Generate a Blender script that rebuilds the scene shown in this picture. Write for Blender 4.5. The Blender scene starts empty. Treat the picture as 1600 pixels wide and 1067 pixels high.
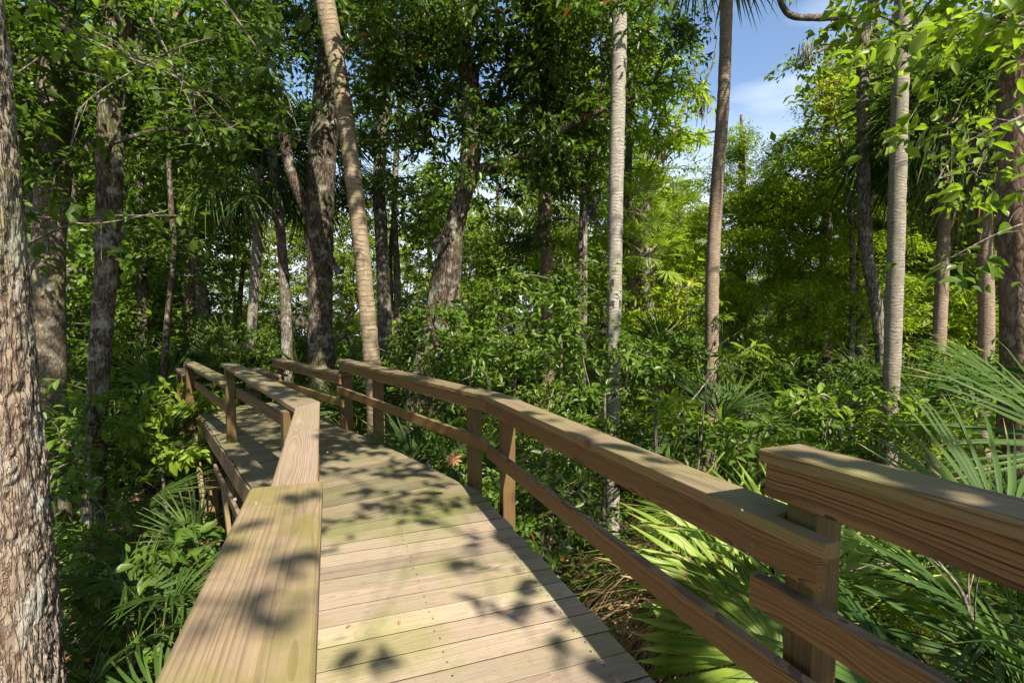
import bpy, math, random
import numpy as np
from mathutils import Vector, Matrix

# ------------------------------------------------------------------ camera, sky, sun, exposure
S = bpy.context.scene
COL = S.collection
CZ = 3.6                                    # eye height above the swamp floor
cd = bpy.data.cameras.new('camera'); cam = bpy.data.objects.new('camera', cd); COL.objects.link(cam)
cd.sensor_width = 36; cd.lens = 18.0; cd.clip_start = 0.02; cd.clip_end = 2000
cam.location = (0, 0, CZ); cam.rotation_euler = (math.radians(90 - 3.47), 0, 0)
S.camera = cam
SUNV = Vector((0.50, -0.885, 1.05)).normalized()      # towards the sun
wd = bpy.data.worlds.new('World'); S.world = wd; wd.use_nodes = True
nt = wd.node_tree; nt.nodes.clear()
wo = nt.nodes.new('ShaderNodeOutputWorld'); bg = nt.nodes.new('ShaderNodeBackground')
sky = nt.nodes.new('ShaderNodeTexSky'); sky.sky_type = 'NISHITA'; sky.sun_disc = False
sky.sun_elevation = math.asin(SUNV.z); sky.sun_rotation = math.atan2(SUNV.x, SUNV.y)
sky.air_density = 1.0; sky.dust_density = 0.8; sky.ozone_density = 2.0
bg.inputs['Strength'].default_value = 0.086
tc = nt.nodes.new('ShaderNodeTexCoord')
mp = nt.nodes.new('ShaderNodeMapping'); mp.inputs['Scale'].default_value = (2.2, 2.2, 5.5); mp.inputs['Location'].default_value = (3.1, 0.4, 0)
nz = nt.nodes.new('ShaderNodeTexNoise'); nz.inputs['Scale'].default_value = 1.3; nz.inputs['Detail'].default_value = 7
rp = nt.nodes.new('ShaderNodeValToRGB'); rp.color_ramp.elements[0].position = 0.60; rp.color_ramp.elements[1].position = 0.80
sx = nt.nodes.new('ShaderNodeSeparateXYZ')
mr = nt.nodes.new('ShaderNodeMapRange'); mr.inputs[1].default_value = 0.10; mr.inputs[2].default_value = 0.36; mr.inputs[3].default_value = 0.92; mr.inputs[4].default_value = 0.0
mx = nt.nodes.new('ShaderNodeMath'); mx.operation = 'MAXIMUM'
mu = nt.nodes.new('ShaderNodeMath'); mu.operation = 'MULTIPLY'; mu.inputs[1].default_value = 0.55
cm = nt.nodes.new('ShaderNodeMix'); cm.data_type = 'RGBA'; cm.inputs[7].default_value = (6.4, 6.7, 7.2, 1)
L = nt.links.new
L(tc.outputs['Generated'], mp.inputs[0]); L(mp.outputs[0], nz.inputs['Vector']); L(nz.outputs['Fac'], rp.inputs[0])
L(tc.outputs['Generated'], sx.inputs[0]); L(sx.outputs['Z'], mr.inputs[0]); L(rp.outputs[0], mu.inputs[0])
L(mu.outputs[0], mx.inputs[0]); L(mr.outputs[0], mx.inputs[1]); L(mx.outputs[0], cm.inputs[0]); L(sky.outputs[0], cm.inputs[6])
L(cm.outputs[2], bg.inputs[0]); L(bg.outputs[0], wo.inputs[0])
sl = bpy.data.lights.new('sun', 'SUN'); sl.energy = 5.0; sl.angle = math.radians(0.53); sl.color = (1.0, 0.93, 0.82)
so = bpy.data.objects.new('sun', sl); COL.objects.link(so); so.rotation_euler = SUNV.to_track_quat('Z', 'Y').to_euler()
S.view_settings.view_transform = 'Standard'; S.view_settings.look = 'None'; S.view_settings.gamma = 1
S.view_settings.use_curve_mapping = False; S.view_settings.exposure = 1.4
try:
    S.cycles.max_bounces = 8; S.cycles.diffuse_bounces = 4; S.cycles.transmission_bounces = 5; S.cycles.transparent_max_bounces = 4
except Exception: pass

# ------------------------------------------------------------------ helpers
PITCH = math.radians(3.47)
def at(px, py, Y):
    """world point seen at photo pixel (px,py) whose forward distance is Y (used only to lay the place out)"""
    u = (px - 800) / 800; v = -(py - 533.5) / 800
    c, s = math.cos(PITCH), math.sin(PITCH)
    r = (u, c + v * s, -s + v * c); t = Y / r[1]
    return Vector((r[0] * t, Y, CZ + r[2] * t))
def tag(o, label=None, cat=None, group=None, kind=None):
    if label: o['label'] = label
    if cat: o['category'] = cat
    if group: o['group'] = group
    if kind: o['kind'] = kind
    return o
def link(o, parent=None):
    COL.objects.link(o)
    if parent is not None: o.parent = parent
    return o
def empty(name, loc=(0, 0, 0), label=None, cat=None, group=None):
    o = bpy.data.objects.new(name, None); o.location = loc; o.empty_display_size = 0.2; COL.objects.link(o)
    return tag(o, label, cat, group)
def np_mesh(name, V, F, mat, var=None, smooth=False, mats=None, fmat=None):
    """F: (n,3) or (n,4) int array, or a list of such arrays"""
    me = bpy.data.meshes.new(name)
    Fs = F if isinstance(F, list) else [F]
    Fs = [np.asarray(f, dtype=np.int32) for f in Fs if len(f)]
    V = np.asarray(V, dtype=np.float32)
    me.vertices.add(len(V)); me.vertices.foreach_set('co', V.ravel())
    loops = np.concatenate([f.ravel() for f in Fs]); sizes = np.concatenate([np.full(len(f), f.shape[1], dtype=np.int32) for f in Fs])
    starts = np.concatenate([[0], np.cumsum(sizes)[:-1]]).astype(np.int32)
    me.loops.add(len(loops)); me.loops.foreach_set('vertex_index', loops)
    me.polygons.add(len(sizes)); me.polygons.foreach_set('loop_start', starts)
    try: me.polygons.foreach_set('loop_total', sizes)
    except Exception: pass
    if smooth: me.polygons.foreach_set('use_smooth', np.ones(len(sizes), dtype=bool))
    for m in (mats or [mat]): me.materials.append(m)
    if fmat is not None: me.polygons.foreach_set('material_index', np.asarray(fmat, dtype=np.int32))
    if var is not None:
        a = me.attributes.new('var', 'FLOAT', 'POINT'); a.data.foreach_set('value', np.asarray(var, dtype=np.float32))
    me.update(calc_edges=True)
    return me
def obj(name, me, parent=None, loc=None):
    o = bpy.data.objects.new(name, me)
    if loc is not None: o.location = loc
    return link(o, parent)

_lat = np.random.RandomState(5).rand(64, 64, 64).astype(np.float32)
def vnoise(P, scale=1.0, off=0.0):
    P = np.asarray(P, dtype=np.float64) * scale + off + 1000.0
    i = np.floor(P).astype(int); f = P - i; f = f * f * (3 - 2 * f); r = 0
    for a in (0, 1):
        for b in (0, 1):
            for c in (0, 1):
                w = (f[..., 0] if a else 1 - f[..., 0]) * (f[..., 1] if b else 1 - f[..., 1]) * (f[..., 2] if c else 1 - f[..., 2])
                r = r + w * _lat[(i[..., 0] + a) % 64, (i[..., 1] + b) % 64, (i[..., 2] + c) % 64]
    return r * 2 - 1

# ------------------------------------------------------------------ materials
def new_mat(name):
    m = bpy.data.materials.new(name); m.use_nodes = True; t = m.node_tree; t.nodes.clear()
    out = t.nodes.new('ShaderNodeOutputMaterial'); p = t.nodes.new('ShaderNodeBsdfPrincipled')
    t.links.new(p.outputs[0], out.inputs[0]); return m, t, p, out
def N(t, kind, **kw):
    n = t.nodes.new(kind)
    for k, v in kw.items():
        if k.startswith('i_'):
            key = k[2:]; key = int(key) if key.isdigit() else key
            n.inputs[key].default_value = v
        else: setattr(n, k, v)
    return n
def math_(t, op, a, b=None, clamp=False):
    n = t.nodes.new('ShaderNodeMath'); n.operation = op; n.use_clamp = clamp
    for i, v in enumerate((a, b)):
        if v is None: continue
        if isinstance(v, (int, float)): n.inputs[i].default_value = v
        else: t.links.new(v, n.inputs[i])
    return n.outputs[0]
def mixc(t, fac, a, b, mode='MIX'):
    n = t.nodes.new('ShaderNodeMix'); n.data_type = 'RGBA'; n.blend_type = mode
    for k, v in ((0, fac), (6, a), (7, b)):
        if isinstance(v, (int, float)): n.inputs[k].default_value = v
        elif isinstance(v, tuple): n.inputs[k].default_value = v if len(v) == 4 else (*v, 1)
        else: t.links.new(v, n.inputs[k])
    return n.outputs[2]
def ramp(t, fac, stops):
    n = t.nodes.new('ShaderNodeValToRGB'); e = n.color_ramp.elements
    while len(e) < len(stops): e.new(0.5)
    for k, (p, c) in enumerate(stops):
        e[k].position = p; e[k].color = (c, c, c, 1) if isinstance(c, (int, float)) else (*c, 1)
    t.links.new(fac, n.inputs[0]); return n.outputs[0]

def wood(name, early, late, ring=0.006, contrast=0.8, weather=0.0, wcol=(0.40, 0.37, 0.31), algae=0.3, acol=(0.16, 0.17, 0.035), mould=0.3, rough=0.75, namp=0.05, zc=0.035, nsc=1.3, edge=0.0, vv=0.36, yoff=0.0, ath=0.46, asc=2.3):
    """sawn pine: growth rings cut by the board, knots, weathered tops, algae"""
    m, t, p, out = new_mat(name); K = t.links.new
    tc = N(t, 'ShaderNodeTexCoord'); oi = N(t, 'ShaderNodeObjectInfo')
    sep = N(t, 'ShaderNodeSeparateXYZ'); K(tc.outputs['Object'], sep.inputs[0])
    rnd = oi.outputs['Random']
    r2 = math_(t, 'FRACT', math_(t, 'MULTIPLY', rnd, 37.7)); r3 = math_(t, 'FRACT', math_(t, 'MULTIPLY', rnd, 91.3))
    ox = math_(t, 'ADD', sep.outputs[0], math_(t, 'MULTIPLY', rnd, 53.0))
    cv = N(t, 'ShaderNodeCombineXYZ'); K(math_(t, 'MULTIPLY', ox, 1.0), cv.inputs[0]); K(math_(t, 'ADD', math_(t, 'MULTIPLY', sep.outputs[1], 1.2), math_(t, 'MULTIPLY', rnd, 19.0)), cv.inputs[1]); K(math_(t, 'MULTIPLY', sep.outputs[2], 1.2), cv.inputs[2])
    n1 = N(t, 'ShaderNodeTexNoise', i_Scale=nsc, i_Detail=1.5); K(cv.outputs[0], n1.inputs['Vector'])
    # knots: voronoi cells stretched along the board
    kv = N(t, 'ShaderNodeCombineXYZ'); K(math_(t, 'MULTIPLY', ox, 2.2), kv.inputs[0]); K(math_(t, 'MULTIPLY', sep.outputs[1], 6.0), kv.inputs[1]); K(math_(t, 'MULTIPLY', sep.outputs[2], 4.0), kv.inputs[2])
    vo = N(t, 'ShaderNodeTexVoronoi', i_Scale=1.0, i_Randomness=1.0); K(kv.outputs[0], vo.inputs['Vector'])
    kd = vo.outputs['Distance']
    kb = math_(t, 'POWER', math_(t, 'SUBTRACT', 1.0, math_(t, 'MULTIPLY', kd, 2.6), True), 2.0)
    yy = math_(t, 'ADD', sep.outputs[1], math_(t, 'MULTIPLY', math_(t, 'SUBTRACT', r2, 0.5 - yoff / .12), 0.12))
    zz = math_(t, 'ADD', sep.outputs[2], math_(t, 'ADD', math_(t, 'MULTIPLY', r3, 0.05), zc))
    rr = math_(t, 'SQRT', math_(t, 'ADD', math_(t, 'MULTIPLY', yy, yy), math_(t, 'MULTIPLY', zz, zz)))
    rr = math_(t, 'ADD', rr, math_(t, 'MULTIPLY', n1.outputs['Fac'], namp))
    rr = math_(t, 'ADD', rr, math_(t, 'MULTIPLY', kb, 0.018))
    rv = N(t, 'ShaderNodeCombineXYZ'); K(math_(t, 'MULTIPLY', rr, 90.0), rv.inputs[0]); K(math_(t, 'MULTIPLY', rnd, 40.0), rv.inputs[1])
    rn = N(t, 'ShaderNodeTexNoise', i_Scale=1.0, i_Detail=2.0); K(rv.outputs[0], rn.inputs['Vector'])
    rr = math_(t, 'ADD', rr, math_(t, 'MULTIPLY', rn.outputs['Fac'], ring * 3.0))
    rc = ramp(t, rn.outputs['Color'], [(0.3, 0.65), (0.6, 1.0)])
    w = math_(t, 'FRACT', math_(t, 'DIVIDE', rr, ring))
    w = math_(t, 'POWER', w, 2.2)
    fv = N(t, 'ShaderNodeCombineXYZ'); K(math_(t, 'MULTIPLY', ox, 6.0), fv.inputs[0]); K(math_(t, 'MULTIPLY', sep.outputs[1], 260.0), fv.inputs[1]); K(math_(t, 'MULTIPLY', sep.outputs[2], 260.0), fv.inputs[2])
    fv2 = N(t, 'ShaderNodeCombineXYZ'); K(math_(t, 'MULTIPLY', ox, 0.9), fv2.inputs[0]); K(math_(t, 'MULTIPLY', sep.outputs[1], 9.0), fv2.inputs[1]); K(sep.outputs[2], fv2.inputs[2])
    fi = N(t, 'ShaderNodeTexNoise', i_Scale=1.0, i_Detail=3.0); K(fv.outputs[0], fi.inputs['Vector'])
    g = math_(t, 'ADD', math_(t, 'MULTIPLY', math_(t, 'MULTIPLY', w, rc), contrast), math_(t, 'MULTIPLY', math_(t, 'SUBTRACT', fi.outputs['Fac'], 0.25), 0.7), True)
    col = mixc(t, g, early, late)
    knot = ramp(t, kd, [(0.0, 1.0), (0.055, 1.0), (0.10, 0.0)])
    col = mixc(t, math_(t, 'MULTIPLY', knot, 0.85), col, (0.10, 0.045, 0.02))
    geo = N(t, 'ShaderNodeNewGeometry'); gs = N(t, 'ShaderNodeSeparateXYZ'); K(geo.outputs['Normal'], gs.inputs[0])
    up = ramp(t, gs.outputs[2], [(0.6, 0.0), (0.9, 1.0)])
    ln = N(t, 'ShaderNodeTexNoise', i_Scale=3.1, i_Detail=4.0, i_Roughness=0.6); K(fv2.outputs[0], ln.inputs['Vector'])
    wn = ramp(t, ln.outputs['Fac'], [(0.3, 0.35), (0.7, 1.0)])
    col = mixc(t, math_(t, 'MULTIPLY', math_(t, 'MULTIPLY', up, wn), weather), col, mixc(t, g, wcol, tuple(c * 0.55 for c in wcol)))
    an = N(t, 'ShaderNodeTexNoise', i_Scale=asc, i_Detail=5.0, i_Roughness=0.65)
    av = N(t, 'ShaderNodeVectorMath', operation='ADD'); K(geo.outputs['Position'], av.inputs[0]); av.inputs[1].default_value = (7, 3, 1); K(av.outputs[0], an.inputs['Vector'])
    af = ramp(t, an.outputs['Fac'], [(ath, 0.0), (ath + .17, 1.0)])
    col = mixc(t, math_(t, 'MULTIPLY', af, algae), col, acol)
    mn = N(t, 'ShaderNodeTexNoise', i_Scale=26.0, i_Detail=4.0, i_Roughness=0.7); K(geo.outputs['Position'], mn.inputs['Vector'])
    mf = ramp(t, mn.outputs['Fac'], [(0.56, 0.0), (0.72, 1.0)])
    col = mixc(t, math_(t, 'MULTIPLY', mf, mould), col, (0.10, 0.085, 0.06))
    sn = N(t, 'ShaderNodeTexNoise', i_Scale=7.0, i_Detail=7.0, i_Roughness=0.75); K(fv2.outputs[0], sn.inputs['Vector'])
    col = mixc(t, math_(t, 'MULTIPLY', ramp(t, sn.outputs['Fac'], [(0.54, 0.0), (0.68, 1.0)]), mould), col, (0.09, 0.07, 0.045))
    val = math_(t, 'ADD', 1 - vv / 2, math_(t, 'MULTIPLY', r3, vv))
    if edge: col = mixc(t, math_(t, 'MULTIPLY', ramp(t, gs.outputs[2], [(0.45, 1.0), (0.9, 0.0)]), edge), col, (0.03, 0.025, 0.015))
    hs = N(t, 'ShaderNodeHueSaturation'); K(col, hs.inputs['Color']); K(val, hs.inputs['Value']); K(math_(t, 'ADD', 0.49, math_(t, 'MULTIPLY', r2, 0.02)), hs.inputs['Hue'])
    K(hs.outputs[0], p.inputs['Base Color']); p.inputs['Roughness'].default_value = rough; p.inputs['Specular IOR Level'].default_value = 0.25
    b = N(t, 'ShaderNodeBump', i_Strength=0.5, i_Distance=0.0015); K(math_(t, 'ADD', math_(t, 'MULTIPLY', w, 0.6), fi.outputs['Fac']), b.inputs['Height']); K(b.outputs[0], p.inputs['Normal'])
    return m

def leaf_mat(name, a, b, trans=0.42, rough=0.42, spec=0.4, tint=(1.25, 1.35, 0.55), c=None):
    m, t, p, out = new_mat(name); K = t.links.new
    at_ = N(t, 'ShaderNodeAttribute', attribute_name='var')
    geo = N(t, 'ShaderNodeNewGeometry')
    nn = N(t, 'ShaderNodeTexNoise', i_Scale=0.9, i_Detail=2.0); K(geo.outputs['Position'], nn.inputs['Vector'])
    f = math_(t, 'ADD', math_(t, 'MULTIPLY', at_.outputs['Fac'], 0.75), math_(t, 'MULTIPLY', math_(t, 'SUBTRACT', nn.outputs['Fac'], 0.4), 0.7), True)
    col = mixc(t, f, a, b)
    if c: col = mixc(t, ramp(t, at_.outputs['Fac'], [(0.955, 0.0), (0.97, 1.0)]), col, c)
    K(col, p.inputs['Base Color']); p.inputs['Roughness'].default_value = rough; p.inputs['Specular IOR Level'].default_value = spec
    tr = N(t, 'ShaderNodeBsdfTranslucent'); K(mixc(t, 1.0, col, tint, 'MULTIPLY'), tr.inputs[0])
    ms = N(t, 'ShaderNodeMixShader'); ms.inputs[0].default_value = trans; K(p.outputs[0], ms.inputs[1]); K(tr.outputs[0], ms.inputs[2]); K(ms.outputs[0], out.inputs[0])
    return m

def bark(name, dark, light, lichen=(0.42, 0.42, 0.36), lich=0.35, stretch=0.22, scale=16.0, rough=0.9, moss=0.0, red=None, bump=0.012, cr=(0.25, 0.85), fis=0.25):
    m, t, p, out = new_mat(name); K = t.links.new
    tc = N(t, 'ShaderNodeTexCoord'); mp = N(t, 'ShaderNodeMapping'); mp.inputs['Scale'].default_value = (1, 1, stretch); K(tc.outputs['Object'], mp.inputs[0])
    n0 = N(t, 'ShaderNodeTexNoise', i_Scale=scale * 0.6, i_Detail=3.0); K(mp.outputs[0], n0.inputs['Vector'])
    mv = mixc(t, 0.06, mp.outputs[0], n0.outputs['Color'])
    v = N(t, 'ShaderNodeTexVoronoi', feature='DISTANCE_TO_EDGE', i_Scale=scale); K(mv, v.inputs['Vector'])
    n = N(t, 'ShaderNodeTexNoise', i_Scale=scale * 1.9, i_Detail=9.0, i_Roughness=0.78); K(mp.outputs[0], n.inputs['Vector'])
    h = math_(t, 'ADD', math_(t, 'MULTIPLY', ramp(t, v.outputs['Distance'], [(0.0, 0.0), (fis, 1.0)]), 0.5), math_(t, 'MULTIPLY', n.outputs['Fac'], 0.7))
    col = mixc(t, ramp(t, h, [(cr[0], 0.0), (cr[1], 1.0)]), dark, light)
    l = N(t, 'ShaderNodeTexNoise', i_Scale=5.5, i_Detail=6.0, i_Roughness=0.72); K(tc.outputs['Object'], l.inputs['Vector'])
    col = mixc(t, math_(t, 'MULTIPLY', ramp(t, l.outputs['Fac'], [(0.52, 0.0), (0.62, 1.0)]), lich), col, lichen)
    if red:
        q = N(t, 'ShaderNodeTexNoise', i_Scale=3.0, i_Detail=4.0); K(mp.outputs[0], q.inputs['Vector'])
        col = mixc(t, math_(t, 'MULTIPLY', ramp(t, q.outputs['Fac'], [(0.45, 0.0), (0.62, 1.0)]), 0.7), col, red)
    if moss:
        q = N(t, 'ShaderNodeTexNoise', i_Scale=2.2, i_Detail=5.0); K(tc.outputs['Object'], q.inputs['Vector'])
        col = mixc(t, math_(t, 'MULTIPLY', ramp(t, q.outputs['Fac'], [(0.48, 0.0), (0.62, 1.0)]), moss), col, (0.10, 0.12, 0.03))
    K(col, p.inputs['Base Color']); p.inputs['Roughness'].default_value = rough; p.inputs['Specular IOR Level'].default_value = 0.15
    b = N(t, 'ShaderNodeBump', i_Strength=0.9, i_Distance=bump); K(h, b.inputs['Height']); K(b.outputs[0], p.inputs['Normal'])
    return m

def palm_bark(name, dark, light, rings=26.0, moss=0.2):
    m, t, p, out = new_mat(name); K = t.links.new
    tc = N(t, 'ShaderNodeTexCoord'); n0 = N(t, 'ShaderNodeTexNoise', i_Scale=5.0, i_Detail=4.0); K(tc.outputs['Object'], n0.inputs['Vector'])
    sep = N(t, 'ShaderNodeSeparateXYZ'); K(tc.outputs['Object'], sep.inputs[0])
    z = math_(t, 'ADD', sep.outputs[2], math_(t, 'MULTIPLY', n0.outputs['Fac'], 0.16))
    w = math_(t, 'FRACT', math_(t, 'MULTIPLY', z, rings))
    line0 = ramp(t, w, [(0.0, 0.0), (0.16, 1.0), (0.93, 0.8), (1.0, 0.0)])
    nb_ = N(t, 'ShaderNodeTexNoise', i_Scale=9.0, i_Detail=3.0); K(tc.outputs['Object'], nb_.inputs['Vector'])
    line = mixc(t, ramp(t, nb_.outputs['Fac'], [(0.42, 0.0), (0.6, 1.0)]), line0, (0.7, 0.7, 0.7))
    mp = N(t, 'ShaderNodeMapping'); mp.inputs['Scale'].default_value = (1, 1, 0.10); K(tc.outputs['Object'], mp.inputs[0])
    c = N(t, 'ShaderNodeTexNoise', i_Scale=38.0, i_Detail=6.0, i_Roughness=0.7); K(mp.outputs[0], c.inputs['Vector'])
    mp2 = N(t, 'ShaderNodeMapping'); mp2.inputs['Scale'].default_value = (1, 1, 3.0); K(tc.outputs['Object'], mp2.inputs[0])
    c2 = N(t, 'ShaderNodeTexNoise', i_Scale=14.0, i_Detail=6.0, i_Roughness=0.75); K(mp2.outputs[0], c2.inputs['Vector'])
    h = math_(t, 'ADD', math_(t, 'MULTIPLY', line, 0.45), math_(t, 'ADD', math_(t, 'MULTIPLY', c.outputs['Fac'], 0.3), math_(t, 'MULTIPLY', c2.outputs['Fac'], 0.5)))
    col = mixc(t, ramp(t, h, [(0.52, 0.0), (0.92, 1.0)]), dark, light)
    l = N(t, 'ShaderNodeTexNoise', i_Scale=3.0, i_Detail=6.0, i_Roughness=0.7); K(tc.outputs['Object'], l.inputs['Vector'])
    col = mixc(t, math_(t, 'MULTIPLY', ramp(t, l.outputs['Fac'], [(0.5, 0.0), (0.68, 1.0)]), moss), col, (0.13, 0.13, 0.05))
    col = mixc(t, math_(t, 'MULTIPLY', ramp(t, l.outputs['Color'], [(0.60, 0.0), (0.66, 1.0)]), 0.5), col, (0.17, 0.07, 0.03))
    K(col, p.inputs['Base Color']); p.inputs['Roughness'].default_value = 0.9; p.inputs['Specular IOR Level'].default_value = 0.15
    b = N(t, 'ShaderNodeBump', i_Strength=0.8, i_Distance=0.01); K(h, b.inputs['Height']); K(b.outputs[0], p.inputs['Normal'])
    return m

def plain(name, a, b, scale=8.0, rough=0.9, bump=0.02):
    m, t, p, out = new_mat(name); K = t.links.new
    tc = N(t, 'ShaderNodeTexCoord'); n = N(t, 'ShaderNodeTexNoise', i_Scale=scale, i_Detail=8.0, i_Roughness=0.7); K(tc.outputs['Object'], n.inputs['Vector'])
    K(mixc(t, ramp(t, n.outputs['Fac'], [(0.35, 0.0), (0.7, 1.0)]), a, b), p.inputs['Base Color']); p.inputs['Roughness'].default_value = rough; p.inputs['Specular IOR Level'].default_value = 0.2
    bp = N(t, 'ShaderNodeBump', i_Strength=0.8, i_Distance=bump); K(n.outputs['Fac'], bp.inputs['Height']); K(bp.outputs[0], p.inputs['Normal'])
    return m

M = {}
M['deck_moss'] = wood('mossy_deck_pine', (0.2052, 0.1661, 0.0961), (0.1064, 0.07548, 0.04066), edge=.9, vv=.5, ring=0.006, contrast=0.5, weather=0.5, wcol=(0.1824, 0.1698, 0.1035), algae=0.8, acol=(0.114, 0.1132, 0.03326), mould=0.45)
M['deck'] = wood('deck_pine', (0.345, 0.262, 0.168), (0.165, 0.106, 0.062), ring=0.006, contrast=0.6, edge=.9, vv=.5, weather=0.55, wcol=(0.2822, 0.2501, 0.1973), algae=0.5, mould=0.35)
M['cap'] = wood('rail_cap_pine', (0.25, 0.16, 0.07), (0.065, 0.035, 0.012), ring=0.005, contrast=0.75, weather=0.7, wcol=(0.225, 0.1924, 0.1426), algae=0.35, mould=0.25)
M['capg'] = wood('mossy_cap_pine', (0.2688, 0.1905, 0.1138), (0.1075, 0.06098, 0.03415), ring=0.0050, contrast=0.7, weather=0.4, wcol=(0.2227, 0.1829, 0.1138), algae=0.62, acol=(0.135, 0.125, 0.024), mould=0.45, namp=0.022, zc=0.03, yoff=.06, ath=.42, asc=5.5)
M['capk'] = wood('knotty_cap_pine', (0.2822, 0.2116, 0.1346), (0.1098, 0.06542, 0.03564), ring=0.005, contrast=0.75, weather=0.4, wcol=(0.3528, 0.3001, 0.2218), algae=0.2, mould=0.15, namp=0.04)
M['capd'] = wood('aged_cap_pine', (0.2128, 0.1677, 0.09108), (0.152, 0.09909, 0.04554), ring=0.006, contrast=0.6, weather=0.6, wcol=(0.1672, 0.1601, 0.1063), algae=0.7, acol=(0.0988, 0.09909, 0.03036), mould=0.35)
M['rail'] = wood('rail_pine', (0.25, 0.14, 0.046), (0.048, 0.023, 0.007), ring=0.011, contrast=1.0, weather=0.3, algae=0.08, mould=0.08, rough=0.6, namp=0.075, zc=0.012, nsc=2.6)
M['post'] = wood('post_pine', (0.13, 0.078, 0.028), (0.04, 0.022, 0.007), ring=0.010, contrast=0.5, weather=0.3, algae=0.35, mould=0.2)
M['under'] = wood('grey_timber', (0.2, 0.1258, 0.0594), (0.096, 0.0555, 0.0231), ring=0.014, contrast=0.5, weather=0.4, algae=0.5, acol=(0.072, 0.074, 0.0198), mould=0.4)
M['bark_light'] = bark('fissured_pale_bark', (0.040, 0.030, 0.022), (0.37, 0.30, 0.225), lichen=(0.50, 0.49, 0.42), lich=0.7, stretch=0.13, scale=46, red=(0.25, 0.17, 0.11), moss=0.35, bump=0.02, cr=(0.42, 0.86), fis=0.16)
M['bark_oak'] = bark('oak_bark', (0.022, 0.016, 0.011), (0.125, 0.092, 0.062), lichen=(0.36, 0.35, 0.28), lich=0.55, stretch=0.16, scale=34, moss=0.25, cr=(0.38, 0.85), bump=.02)
M['bark_grey'] = bark('grey_bark', (0.045, 0.036, 0.028), (0.20, 0.165, 0.125), lichen=(0.42, 0.41, 0.35), lich=0.5, stretch=0.2, scale=34, moss=0.2, cr=(0.38, 0.85), bump=.02)
M['bark_red'] = bark('reddish_bark', (0.035, 0.022, 0.016), (0.21, 0.135, 0.09), lichen=(0.36, 0.30, 0.24), lich=0.45, stretch=0.4, scale=20, red=(0.15, 0.10, 0.068))
M['bark_brown'] = bark('smooth_brown_bark', (0.045, 0.034, 0.022), (0.17, 0.13, 0.085), lich=0.35, stretch=0.5, scale=26, moss=0.35, bump=0.008)
M['twig'] = bark('twig_bark', (0.05, 0.04, 0.03), (0.22, 0.18, 0.13), lich=0.3, scale=30)
M['bough'] = bark('bough_bark', (0.03, 0.025, 0.018), (0.14, 0.11, 0.075), lich=0.3, scale=30)
M['palm_pale'] = palm_bark('pale_palm_bark', (0.06, 0.05, 0.038), (0.37, 0.335, 0.275), 22, 0.35)
M['palm_brown'] = palm_bark('brown_palm_bark', (0.045, 0.03, 0.02), (0.31, 0.235, 0.165), 24, 0.12)
M['palm_moss'] = palm_bark('mossy_palm_bark', (0.06, 0.043, 0.026), (0.30, 0.235, 0.15), 14, 0.5)
M['palm_grey'] = palm_bark('grey_palm_bark', (0.05, 0.04, 0.03), (0.31, 0.275, 0.215), 26, 0.45)
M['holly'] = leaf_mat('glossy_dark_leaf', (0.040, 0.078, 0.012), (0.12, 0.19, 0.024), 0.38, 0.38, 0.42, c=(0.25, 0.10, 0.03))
M['holly_lit'] = leaf_mat('glossy_lit_leaf', (0.055, 0.105, 0.014), (0.165, 0.25, 0.028), 0.44, 0.38, 0.42)  # brighter copy of holly, its sunlit look put into the colour
M['broad'] = leaf_mat('broad_leaf', (0.040, 0.080, 0.012), (0.115, 0.18, 0.022), 0.5, 0.45, 0.3)
M['fresh'] = leaf_mat('fresh_leaf', (0.115, 0.19, 0.018), (0.27, 0.36, 0.035), 0.52, 0.42, 0.35)
M['yellow'] = leaf_mat('young_yellow_leaf', (0.22, 0.28, 0.03), (0.42, 0.40, 0.05), 0.45, 0.5, 0.3)
M['cypress'] = leaf_mat('cypress_needle', (0.16, 0.24, 0.018), (0.36, 0.45, 0.035), 0.55, 0.6, 0.15)
M['far'] = leaf_mat('distant_leaf', (0.11, 0.165, 0.028), (0.26, 0.32, 0.05), 0.5, 0.55, 0.2)
M['under_leaf'] = leaf_mat('undergrowth_leaf', (0.055, 0.11, 0.016), (0.16, 0.24, 0.028), 0.48, 0.4, 0.35)
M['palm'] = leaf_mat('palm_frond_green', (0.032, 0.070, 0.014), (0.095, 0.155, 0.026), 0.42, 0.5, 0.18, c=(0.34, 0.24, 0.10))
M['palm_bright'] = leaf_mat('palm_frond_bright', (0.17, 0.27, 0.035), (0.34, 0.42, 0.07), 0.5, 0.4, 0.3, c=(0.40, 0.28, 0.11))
M['palm_dead'] = leaf_mat('palm_frond_dead', (0.22, 0.12, 0.06), (0.42, 0.28, 0.16), 0.25, 0.7, 0.2, tint=(1.2, 0.9, 0.6))
M['dry'] = leaf_mat('dry_leaf_brown', (0.35, 0.16, 0.07), (0.50, 0.26, 0.14), 0.3, 0.6, 0.2, tint=(1.2, 0.8, 0.5))
M['reed'] = leaf_mat('marsh_reed', (0.14, 0.18, 0.05), (0.32, 0.32, 0.12), 0.4, 0.6, 0.2)
M['moss'] = leaf_mat('hanging_moss', (0.20, 0.21, 0.17), (0.32, 0.33, 0.27), 0.3, 0.9, 0.05, tint=(1, 1, 0.9))
M['ground'] = plain('leaf_litter', (0.022, 0.016, 0.010), (0.085, 0.055, 0.03), 6.0, 0.95, 0.05)
M['screw'] = plain('screw_metal', (0.16, 0.14, 0.12), (0.28, 0.26, 0.23), 40, 0.6, 0.0)
mw, tw, pw, ow = new_mat('river_water'); pw.inputs['Base Color'].default_value = (0.03, 0.04, 0.035, 1); pw.inputs['Roughness'].default_value = 0.08
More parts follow.
